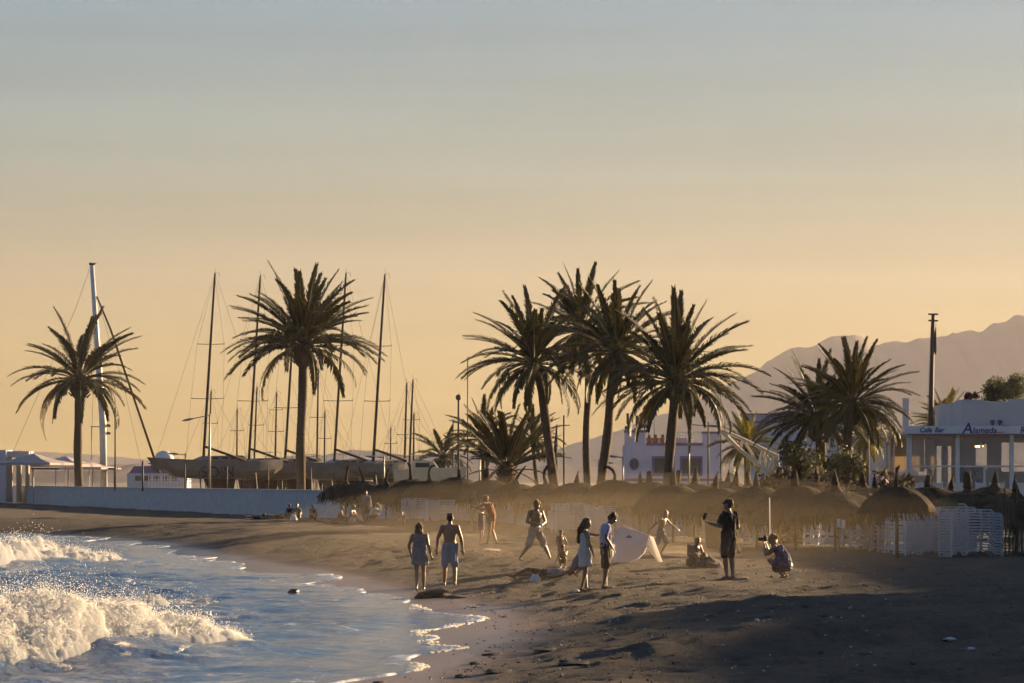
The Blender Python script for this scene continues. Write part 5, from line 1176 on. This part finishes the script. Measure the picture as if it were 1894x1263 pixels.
# couple walking away by the water
person('woman in a loose grey dress with a brown bob, walking away by the water', Gd(776, 93.5), 1.66, 8, dict(La=(-.06, -.10, .10), Lk=(-.08, .03, .50), Ra=(.09, .12, .09), Rk=(.09, .08, .50), Le=(-.27, -.06, 1.16), Lw=(-.24, .10, .95), Rw=(.29, .04, .92)), hair=HAIRB, hairlen='bob', look=(.35, .9, 0), wear=(('dress', CGREY, .58, .24),))
person('bare backed man in pale blue shorts walking away by the water', Gd(832, 93.5), 1.79, 2, dict(La=(-.13, .05, .09), Lk=(-.12, .05, .50), Ra=(.13, -.10, .10), Rk=(.11, .02, .50), Le=(-.28, -.03, 1.16), Lw=(-.31, .07, .91), Re=(.27, -.03, 1.15), Rw=(.30, .07, .90)), hair=HAIRD, wear=(('shorts', CBLUE),), build=1.06, sk=(.21, .11, .065))
# girl with her hand on the boy's shoulder
gp = Gd(1081, 83.5); bp_ = Gd(1119, 83.5)
person('long haired girl in a white dress with her hand on the boy', gp, 1.60, 82, dict(Le=(-.20, .32, 1.33), Lw=(-.10, .55, 1.37), Lf=(-.10, .70, 1.39), Re=(.23, .08, 1.14), Rw=(.24, .16, .92), La=(-.05, .06, .09), Ra=(.06, -.08, .09), head=(0, .055, 1.615)), hair=HAIRB, hairlen='long', look=(.95, .05, -.25), wear=(('dress', CW, .78, .20),), sk=(.20, .11, .06), build=.92)
person('boy in a blue white shirt and dark shorts looking down', bp_, 1.70, 78, dict(neck=(0, .06, 1.46), head=(0, .18, 1.585), chest=(0, .0, 1.28), Ls=(-.17, .02, 1.41), Rs=(.17, .02, 1.41), Le=(-.20, -.04, 1.14), Lw=(-.20, .08, .92), Rw=(.20, .12, .94), La=(-.04, .03, .09), Ra=(.08, -.05, .09)), hair=HAIRD, look=(.8, .15, -.75), wear=(('shirt', CSH), ('shorts', CDARK)), sk=(.17, .095, .055), build=.95)
# man in black and the photographer
person('man in a black shirt, cap and knee length shorts holding out one hand', Gd(1348, 84), 1.76, -38, dict(Le=(-.28, .02, 1.16), Lw=(-.30, .30, 1.22), Lf=(-.30, .42, 1.29), Re=(.30, .04, 1.12), Rw=(.02, .30, 1.14), Rf=(-.10, .36, 1.16), La=(-.06, .0, .09), Ra=(.08, -.04, .09)), hair=HAIRD, look=(-.8, .35, .02), wear=(('shirt', CBLACK), ('shorts', CDARK), ('cap', CBLACK)), build=1.06, sk=(.15, .085, .055))
cr_ = dict(pelvis=(0, -.12, .30), waist=(0, -.06, .44), chest=(0, .06, .60), neck=(0, .16, .77), head=(0, .24, .90), Ls=(-.165, .15, .72), Rs=(.165, .15, .72), Le=(-.16, .36, .56), Lw=(-.07, .42, .78), Lf=(-.05, .44, .88), Re=(.16, .36, .56), Rw=(.07, .42, .80), Rf=(.05, .44, .9),
           Lh=(-.09, -.10, .28), Lk=(-.13, .28, .42), La=(-.11, -.02, .09), Rh=(.09, -.10, .28), Rk=(.12, .26, .40), Ra=(.10, -.04, .09))
cp, cw = person('crouching woman in a navy dotted dress taking a photograph', Gd(1448, 85), 1.70, -72, cr_, hair=HAIRL, hairlen='bob', look=(-1, .3, .03), wear=(('dress', POLKA, .75, .27),), sk=(.22, .12, .07))
mb = MB(); q = cw['head']; f_ = Vector((-.95, .3, .03)).normalized(); r_ = Vector((.3, .95, 0)).normalized()
mb.box((0, 0, 0), (.08, .14, .10)); mb.box((0, 0, .065), (.05, .06, .04)); lens = MB(); lens.tube([(-.03, 0, -.005), (-.10, 0, -.005), (-.15, 0, -.005)], [.036, .038, .042], 12)
cr_o = root('camera', Gd(1448, 85) + q + f_ * .165, 'black camera held up to the face of the crouching woman', 'camera', rz=-.3); mb.build('camera_body', CBLACK, cr_o); lens.build('lens', CBLACK, cr_o)
ph = MB(); ph.box((0, 0, 0), (.075, .012, .15)); o = ph.build('phone', CBLACK); 
_mp = Gd(1348, 84); a = R(-38); o.location = _mp + Vector((math.cos(a) * -.30 + math.sin(a) * .46, -math.sin(a) * -.30 + math.cos(a) * .46, 1.36)); o.rotation_euler = (.2, .3, .6); tag(o, 'dark phone in the raised hand of the man in black', 'phone')
# striding man and children
person('dark bare chested man in pale shorts striding with legs wide apart', Gd(990, 105), 1.78, 150, dict(pelvis=(0, 0, .86), waist=(0, 0, 1.02), chest=(0, .03, 1.20), neck=(0, .05, 1.39), head=(0, .09, 1.545), Ls=(-.18, .03, 1.34), Rs=(.18, .03, 1.34), Le=(-.28, .06, 1.08), Lw=(-.10, .24, 1.02), Re=(.28, .04, 1.08), Rw=(.10, .24, 1.02), Lh=(-.09, 0, .84), Lk=(-.24, .06, .46), La=(-.44, .02, .12), Rh=(.09, 0, .84), Rk=(.24, .08, .46), Ra=(.46, -.02, .12)), hair=HAIRD, wear=(('shorts', CCREAM),), sk=(.085, .048, .032), build=1.05)
person('small fair haired child walking behind the striding man', Gd(1037, 100), .92, 150, dict(La=(-.12, .12, .09), Lk=(-.10, .12, .48), Ra=(.16, -.2, .14), Rk=(.12, .02, .50), Le=(-.30, .04, 1.20), Lw=(-.34, .16, 1.00), Re=(.27, .04, 1.15), Rw=(.30, .16, .95)), hair=HAIRL, look=(-.2, -.9, -.3), wear=(('trunks', CORANGE),), child=True, sk=(.24, .13, .07))
sit_ = dict(pelvis=(0, 0, .13), waist=(0, .0, .28), chest=(0, .05, .46), neck=(0, .09, .64), head=(0, .14, .78), Ls=(-.17, .08, .59), Rs=(.17, .08, .59), Le=(-.24, .16, .36), Lw=(-.16, .36, .34), Re=(.24, .16, .36), Rw=(.16, .36, .34), Lh=(-.10, .02, .12), Lk=(-.14, .36, .38), La=(-.12, .56, .08), Rh=(.10, .02, .12), Rk=(.14, .36, .38), Ra=(.12, .58, .08))
sq_ = dict(cr_)
person('brown haired child squatting in front of the fair haired child', Gd(1041, 97), 1.02, 185, sq_, hair=HAIRB, look=(0, -.8, -.6), wear=(('trunks', CDARK),), child=True)
person('brown haired child in a grey pink top squatting beside the girl in white', Gd(1068, 91), 1.30, 100, sq_, hair=HAIRB, hairlen='bob', look=(.7, -.4, -.5), wear=(('dress', CPURP, .8, .22),), child=True)
person('bare chested boy in pale shorts running beside the white tent', Gd(1222, 112), 1.42, 125, dict(pelvis=(0, 0, .92), chest=(0, .08, 1.26), neck=(0, .13, 1.45), head=(0, .22, 1.58), Ls=(-.17, .12, 1.40), Rs=(.17, .12, 1.40), Le=(-.40, .20, 1.20), Lw=(-.62, .30, 1.04), Re=(.38, .0, 1.22), Rw=(.55, -.12, 1.00), Lk=(-.10, .20, .56), La=(-.10, -.04, .20), Rk=(.12, -.06, .52), Ra=(.12, -.38, .36)), hair=HAIRB, look=(.3, -.9, -.35), wear=(('shorts', CGREY),), sk=(.19, .10, .06), child=True)
# group by the wall
person('woman in an orange swimsuit leaning forward to lift a child', Gd(909, 128), 1.72, -62, dict(neck=(0, .14, 1.44), head=(0, .24, 1.575), chest=(0, .06, 1.26), Ls=(-.17, .13, 1.39), Rs=(.17, .13, 1.39), Le=(-.24, .42, 1.28), Lw=(-.20, .66, 1.34), Re=(.22, .40, 1.20), Rw=(.16, .62, 1.24), La=(-.10, .10, .09), Ra=(.10, -.14, .09)), hair=HAIRL, look=(-.9, .2, -.3), wear=(('dress', CORANGE, .25, .17),), voxel=.016, sk=(.30, .14, .07))
person('child in purple with an arm raised, facing the woman in orange', Gd(890, 129), 1.30, 110, dict(Le=(-.26, .05, 1.62), Lw=(-.42, .02, 1.84), Lf=(-.46, .02, 1.96), Re=(.22, .28, 1.35), Rw=(.14, .46, 1.40)), hair=HAIRL, wear=(('dress', CPURP, .6, .19),), voxel=.016, child=True)
person('man in a dark top and pale green trousers standing by the wall', Gd(877, 158), 1.76, 160, dict(La=(-.16, .14, .09), Lk=(-.12, .10, .5), Ra=(.10, -.1, .09)), hair=HAIRD, wear=(('shirt', CDARK), ('trousers', CGREEN)), voxel=.018)
person('person in a pale top bending over near the left lounger stack', Gd(690, 192), 1.65, 100, dict(cr_), hair=HAIRL, look=(.9, -.1, -.4), wear=(('shirt', CW), ('shorts', CPINK)), voxel=.018)
person('person in a grey shirt standing under the left parasols', Gd(677, 195), 1.60, 180, None, hair=HAIRD, wear=(('shirt', CGREY), ('shorts', CDARK)), voxel=.02)
# sitting and lying bathers
SG = 'bathers resting near the wall'
ly_ = dict(pelvis=(0, 0, .13), waist=(0, -.16, .13), chest=(0, -.34, .15), neck=(0, -.54, .17), head=(0, -.70, .20), Ls=(-.17, -.50, .15), Rs=(.17, -.50, .15), Le=(-.30, -.34, .08), Lw=(-.26, -.10, .07), Re=(.30, -.34, .08), Rw=(.26, -.10, .07), Lh=(-.09, .02, .12), Lk=(-.11, .42, .26), La=(-.11, .80, .08), Rh=(.09, .02, .12), Rk=(.11, .44, .12), Ra=(.11, .86, .08))
for px, d_, H_, yw, ps, hr_, wr, lab in ((549, 205, 1.68, 170, sit_, HAIRD, (('shirt', CGREEN), ('trunks', CDARK)), 'seated dark haired bather in a green top, right of a close pair by the wall'),
        (537, 206, 1.62, 200, sit_, HAIRD, (('tank', CDARK), ('trunks', CDARK)), 'seated bather in a dark top, left of a close pair by the wall'),
        (512, 208, 1.7, 80, ly_, HAIRD, (('trunks', CRED),), 'bather in red trunks lying on the sand left of the seated pair'),
        (470, 216, 1.7, 85, ly_, HAIRB, (('trunks', CDARK),), 'bather in dark trunks lying farthest left by the wall'),
        (577, 200, 1.6, 150, sit_, HAIRD, (('tank', CDARK), ('trunks', CDARK)), 'lone seated bather in dark clothes right of the seated pair'),
        (628, 192, 1.65, 90, sit_, HAIRD, (('tank', CORANGE), ('trunks', CDARK)), 'seated bather in a rusty top under the leftmost parasol'),
        (650, 190, 1.72, 115, sit_, HAIRB, (('tank', CPINK), ('trunks', CW)), 'seated bather in a pink top and white shorts under the left parasols'),
        (614, 186, 1.6, 80, ly_, HAIRB, (('trunks', CRED),), 'bather in red lying in front of the leftmost parasol'),
        (743, 186, 1.3, 170, sit_, HAIRD, (('tank', CGREY), ('trunks', CDARK)), 'small seated child beside a parasol pole near the left stack')):
    person(lab, Gd(px, d_), H_, yw, ps, hair=hr_, wear=wr, voxel=.02, sit=True, group=SG, hands=False)
person('bare backed bather sitting on the sand left of the man in black', Gd(1281, 94.5), 1.60, 150, dict(sit_, neck=(0, .16, .60), head=(.0, .24, .70)), hair=HAIRD, look=(-.4, -.8, -.4), wear=(('trunks', CDARK),), sit=True, sk=(.14, .075, .045))
person('bather lying flat on the sand between the towel and the girl in white', Gd(1008, 91.5), 1.60, -80, dict(ly_), hair=HAIRB, wear=(('tank', CGREY), ('trunks', CDARK)), sit=True, sk=(.12, .07, .045))
# diners behind the restaurant glass
for px, lab in ((1780, 'diner silhouetted at the window beside the restaurant post'), (1796, 'diner silhouetted against the bright restaurant doorway')):
    person(lab, Vector((X(px, 192), 192, Z(905, 190) + .35)), 1.75, 60, sit_, hair=HAIRD, wear=(('shirt', CDARK), ('trousers', CDARK)), voxel=.02, sit=True, hands=False)
    mb = MB(); mb.box((0, 0, .23), (.45, .45, .05)); mb.box((-.2, 0, .6), (.04, .42, .7)); 
    for sx in (-.19, .19):
        for sy in (-.19, .19): mb.box((sx, sy, .1), (.04, .04, .22))
    c_ = mb.build('chair', CDARK, loc=(X(px, 192) - .02, 192, Z(905, 190) + .05)); c_.scale = (1, 1, 1.1); tag(c_, 'dark chair under the ' + lab.replace(' silhouetted', '', 1)[:60].strip(), 'chair')

# ================================================================== beach things
TENTM = mat('tent_cloth', (.46, .46, .56), (.40, .40, .50), rough=.8, scale=3, trans=.35, tcol=(.55, .52, .5))
tp = Gd(1178, 99); rt = root('beach_tent', tp, 'white half dome beach tent with its right flap blazing in the sun', 'tent'); k_ = 99 / F
mb = MB(); n_ = 18; m_ = 8; vs = []
for i in range(n_ + 1):
    w = math.pi * i / n_
    for j in range(m_ + 1):
        v = math.pi / 2 * j / m_
        vs.append((-.66 * math.cos(w) * math.cos(v * .9) - .05 + .18 * math.sin(w), -.2 + .75 * math.sin(v) * math.sin(w) * .8 + .25 * (1 - math.sin(w)), 1.0 * math.sin(w) ** .8 * math.cos(v * .62) + .0))
mb.add(vs, [(i * (m_ + 1) + j, (i + 1) * (m_ + 1) + j, (i + 1) * (m_ + 1) + j + 1, i * (m_ + 1) + j + 1) for i in range(n_) for j in range(m_)])
PX = lambda px, py, dy=0.0: Vector(((px - 1178) * k_, dy, (1022 - py) * k_))
shell = MB(); A = [PX(1133, 1020), PX(1132, 985), PX(1138, 960), PX(1150, 956), PX(1175, 964), PX(1198, 971), PX(1200, 972), PX(1197, 990), PX(1190, 1004), PX(1180, 1014), PX(1165, 1021), PX(1148, 1022)]
c = PX(1168, 988, -.16); n_ = len(A)
shell.add([c] + A + [p + Vector((.05, .75, -.02)) for p in A], [(0, 1 + i, 1 + (i + 1) % n_) for i in range(n_)] + [(1 + i, 1 + n_ + i, 1 + n_ + (i + 1) % n_, 1 + (i + 1) % n_) for i in range(n_)])
shell.build('shell', TENTM, rt, smooth=False)
fl = MB(); fl.add([PX(1201, 971, .0), PX(1194, 991, -.05), PX(1219, 1022, .10), PX(1227, 1021, .35), PX(1210, 975, .5)], [(0, 1, 2), (0, 2, 3), (0, 3, 4)]); fl.build('flap', mat('tent_flap_sunlit', (.70, .66, .60), (.62, .58, .52), rough=.8, scale=3, trans=.7, tcol=(.9, .85, .75)), rt)  # flap cloth paler and warmer than the shell: sunlight put into its colour
gy_ = MB()
for a, e in (((1201, 971), (1150, 952)), ((1201, 972), (1140, 948)), ((1198, 990), (1222, 1022))): gy_.tube([PX(*a, -.03), PX(*e, .1)], .010, 5)
gy_.build('guy_line', ALUW, rt); lg = MB(); lg.box(PX(1163, 974, -.13), (.14, .012, .035)); lg.box(PX(1163, 971.5, -.125), (.05, .012, .03)); lg.build('emblem', CDARK, rt)
def cloth_lump(name, label, cat, loc, size, m, seed):
    rs = np.random.RandomState(seed); n = 18; u, v = np.meshgrid(np.linspace(-1, 1, n), np.linspace(-1, 1, n)); r = np.clip(1 - (np.abs(u) ** 2.2 + np.abs(v) ** 2.2), 0, 1)
    z = r ** .6 * (.55 + .9 * fbm(u * 2 + seed, v * 2, 4)) * size[2] - .02
    o = link(name, grid_mesh(name, u * size[0], v * size[1], z, m), None, loc); return tag(o, label, cat)
cloth_lump('towel', 'white towel crumpled on the sand below the striding man', 'towel', Gd(990, 91) + Vector((0, 0, 0)), (.13, .2, .24), CW, 1)
cloth_lump('beach_bag', 'dark bag slumped on the sand beside the seated bather', 'bag', Gd(1309, 94), (.42, .4, .36), CDARK, 2)
cloth_lump('beach_bag', 'white bag beside the seated pair by the wall', 'bag', Gd(543, 203), (.22, .3, .40), CW, 3)
cloth_lump('towel', 'red towel on the sand under the woman in orange', 'towel', Gd(908, 118), (.35, .7, .10), cloth('dull_red', (.20, .075, .06)), 4)
cloth_lump('towel', 'pale towel by the feet of the girl in white', 'towel', Gd(1066, 83.8), (.10, .2, .10), CW, 5)
cloth_lump('beach_bag', 'dark shoe bag right of the man in black', 'bag', Gd(1380, 83.6), (.22, .25, .10), CDARK, 6)
cloth_lump('beach_bag', 'dark bag on the sand by the narrow lounger stacks', 'bag', Gd(1350, 118), (.4, .4, .5), CDARK, 7)
# brown bin, slim pole, signs
BINM = mat('bin_brown', (.13, .065, .045), rough=.6)
rt = root('litter_bin', Gd(1318, 126), 'square brown litter bin left of the man in black', 'litter bin'); mb = MB(); mb.lathe([(.30, 0), (.36, .95), (.40, 1.0), (.40, 1.08)], n=4); mb.build('body', BINM, rt, rot=(0, 0, .785)); mb = MB(); mb.lathe([(.42, 1.083), (.30, 1.16), (.05, 1.2)], n=4); mb.build('lid', BINM, rt, rot=(0, 0, .785))
mb = MB(); mb.tube([(0, 0, -.2), (0, 0, 1.72)], .017, 6); o = mb.build('beach_pole', ALUW, loc=Gd(1424, 112)); o.rotation_euler = (0, -.01, 0); tag(o, 'slim pale pole planted in the sand left of the crouching woman', 'pole')
for px, dd_, s_, lab in ((1551, 119, .30, 'left small white paper notice near the narrow stacks'), (1560, 119, .30, 'right small white paper notice near the narrow stacks')):
    rt = root('notice', Gd(px, dd_), lab, 'notice'); mb = MB(); mb.box((0, 0, .95), (.11, .02, .26)); mb.build('sheet', ALUW, rt); mb = MB(); mb.tube([(0, .02, 0), (0, .02, 1.1)], .012, 5); mb.build('stake', WOODP, rt)
# fence of thin stakes at the right edge
for k, px in enumerate((1848, 1853, 1859, 1866, 1873, 1881, 1889)):
    rt = root('fence_stake', Gd(px, 119 + .4 * k), f'{ORD[k]} thin wooden stake from the tall stacks at the right edge', 'stake', 'wooden stakes at the right edge'); mb = MB(); mb.tube([(0, 0, -.3), (.02, 0, .9), (.0, 0, 1.75 + .2 * (k % 3))], [.03, .028, .02], 6); mb.build('stake', WOODP, rt)
# rock in the water, weed mound, drift litter
ROCKM = mat('wet_rock', (.05, .045, .04), (.03, .027, .025), rough=.4, scale=6, bump=.4)
def rock(label, loc, r, seed, m=ROCKM, name='rock', cat='rock'):
    rs = np.random.RandomState(seed); mb = MB(); mb.ell((0, 0, 0), (1, 1, 1), n=14, m=9)
    vs = np.array(mb.v); f_ = 1 + .55 * fbm(vs[:, 0] * 1.7 + seed, vs[:, 1] * 1.7 + vs[:, 2] * 2.3, 3)
    mb.v = [tuple(p) for p in vs * f_[:, None] * np.array(r)]; return tag(mb.build(name, m, loc=loc, smooth=True), label, cat)
q = at(543, 1095, 94); rock('small dark rock lying in the thin wash', Vector((q.x, 94, .07)), (.13, .16, .09), 3)
WEED = mat('seaweed', (.045, .032, .022), (.028, .02, .015), rough=.8, scale=10, bump=.6)
rock('long dark mound of seaweed on the wet sand below the couple', Gd(802, 88.5) + Vector((0, 0, .03)), (.42, .6, .15), 8, WEED, 'seaweed_mound', 'seaweed')
rock('flat dark clump of seaweed right of the long mound', Gd(845, 87.5) + Vector((0, 0, .0)), (.28, .5, .06), 9, WEED, 'seaweed_clump', 'seaweed')
PALE = mat('pale_litter', (.42, .42, .44), rough=.6)
rock('pale flat piece of litter on the dark sand at the lower right', Gd(1757, 57) + Vector((0, 0, .03)), (.10, .25, .025), 12, PALE, 'litter', 'litter')
rock('small pale stone on the dark sand below the flat litter', Gd(1797, 53.5) + Vector((0, 0, .02)), (.055, .07, .03), 13, PALE, 'stone', 'stone')
rock('pale pebble on the shaded sand near the bottom middle', Gd(1400, 57.5) + Vector((0, 0, .02)), (.04, .05, .03), 14, PALE, 'stone', 'stone')
# scattered pebbles and weed scraps
mb = MB(); rd = random.Random(5)
for k in range(2600):
    y = rd.uniform(42, 118); hw = y * .135; x = rd.uniform(-2.5, hw)
    if x < float(shore(y)) + .8: continue
    z = gz(x, y); r = rd.uniform(.008, .026); mb.ell((x, y, z + r * .25), (r * rd.uniform(.8, 1.6), r, r * .6), n=5, m=3)
tag(mb.build('pebbles', mat('pebble', (.20, .16, .12), (.09, .07, .055), rough=.8, scale=2)), 'small pebbles and shell grit strewn over the sand', 'pebbles', kind='stuff')
mb = MB()
for k in range(70):
    y = rd.uniform(46, 100); x = rd.uniform(-1.2, y * .11)
    if x < float(shore(y)) + 1.0: continue
    z = gz(x, y)
    for j in range(3):
        a = rd.uniform(0, 6.28); l = rd.uniform(.03, .09); mb.tube([(x, y, z + .01), (x + l * math.cos(a), y + l * math.sin(a), z + rd.uniform(.02, .05)), (x + 1.7 * l * math.cos(a + .4), y + 1.7 * l * math.sin(a + .4), z + .005)], .006, 4)
tag(mb.build('seaweed_scraps', WEED), 'dark scraps of dried seaweed scattered on the sand', 'seaweed', kind='stuff')

mb = MB(); rd = random.Random(77)
for k in range(260):
    y = rd.uniform(48, 100); x = rd.uniform(-2.6, y * .10)
    if x < float(wedge(np.array([y]))[0]) + .25: continue
    r = rd.uniform(.008, .020); mb.ell((x, y, gz(x, y) + r * .5), (r * 1.3, r, r * .8), n=6, m=4)
tag(mb.build('shell_bits', PALE, smooth=True), 'tiny pale shell bits glinting on the sand', 'shells', kind='stuff')
# trodden weed and drift lines
for k, (px, py, w_, dp, hh) in enumerate(((912, 1212, .16, .35, .03), (880, 1228, .10, .25, .025), (925, 1242, .22, .5, .04), (1010, 1205, .20, .4, .03), (855, 1252, .12, .3, .03), (1060, 1225, .25, .5, .04), (700, 1262, .10, .2, .02))):
    q = on_ground(px, py); rock(f'{ORD[k]} small dark scrap of weed on the damp sand, counted from the water side', q + Vector((0, 0, .005)), (w_, dp, hh), 40 + k, WEED, 'weed_scrap', 'seaweed')['group'] = 'weed scraps on the damp sand'
# ================================================================== air
def volume(name, dens, col, g):
    m = bpy.data.materials.new(name); m.use_nodes = True; N = m.node_tree.nodes; N.clear()
    pv = N.new('ShaderNodeVolumePrincipled'); o = N.new('ShaderNodeOutputMaterial')
    pv.inputs['Color'].default_value = (*col, 1); pv.inputs['Density'].default_value = dens; pv.inputs['Anisotropy'].default_value = g
    m.node_tree.links.new(pv.outputs[0], o.inputs['Volume']); return m
HZ = volume('haze_air', 0.000035, (.88, .87, .96), .35)
mb = MB(); mb.box((300, 3150, 170), (9000, 6700, 352))
hz = mb.build('haze', HZ); tag(hz, 'warm evening haze hanging over the coast', 'haze', kind='stuff')
DU = volume('sand_dust', 0.00085, (1.0, .82, .54), .62)
for i, (rx, ry, rz_) in enumerate(((13.5, 60, 2.8), (10.5, 48, 2.1), (8, 36, 1.4))):
    mb = MB(); mb.ell((0, 0, 0), (rx, ry, rz_), n=40, m=20)
    du = mb.build('dust', DU, loc=(4.0, 132 - 4 * i, .3), smooth=True)
    tag(du, ('thin', 'middle', 'thick')[i] + ' layer of sunlit dust over the busy part of the beach', 'dust', kind='stuff')
DK = volume('kicked_dust', 0.05, (1.0, .86, .64), .6)
for i, (px, d_, r_) in enumerate(((1250, 113.5, (.75, .6, .34)), (1268, 113, (.9, .6, .22)))):
    mb = MB(); mb.ell((0, 0, 0), r_, n=24, m=12)
    k_ = mb.build('kicked_dust', DK, loc=Gd(px, d_) + Vector((0, 0, .05)), smooth=True); tag(k_, ('puff', 'trail')[i] + ' of dust kicked up by the running boy', 'dust', kind='stuff')
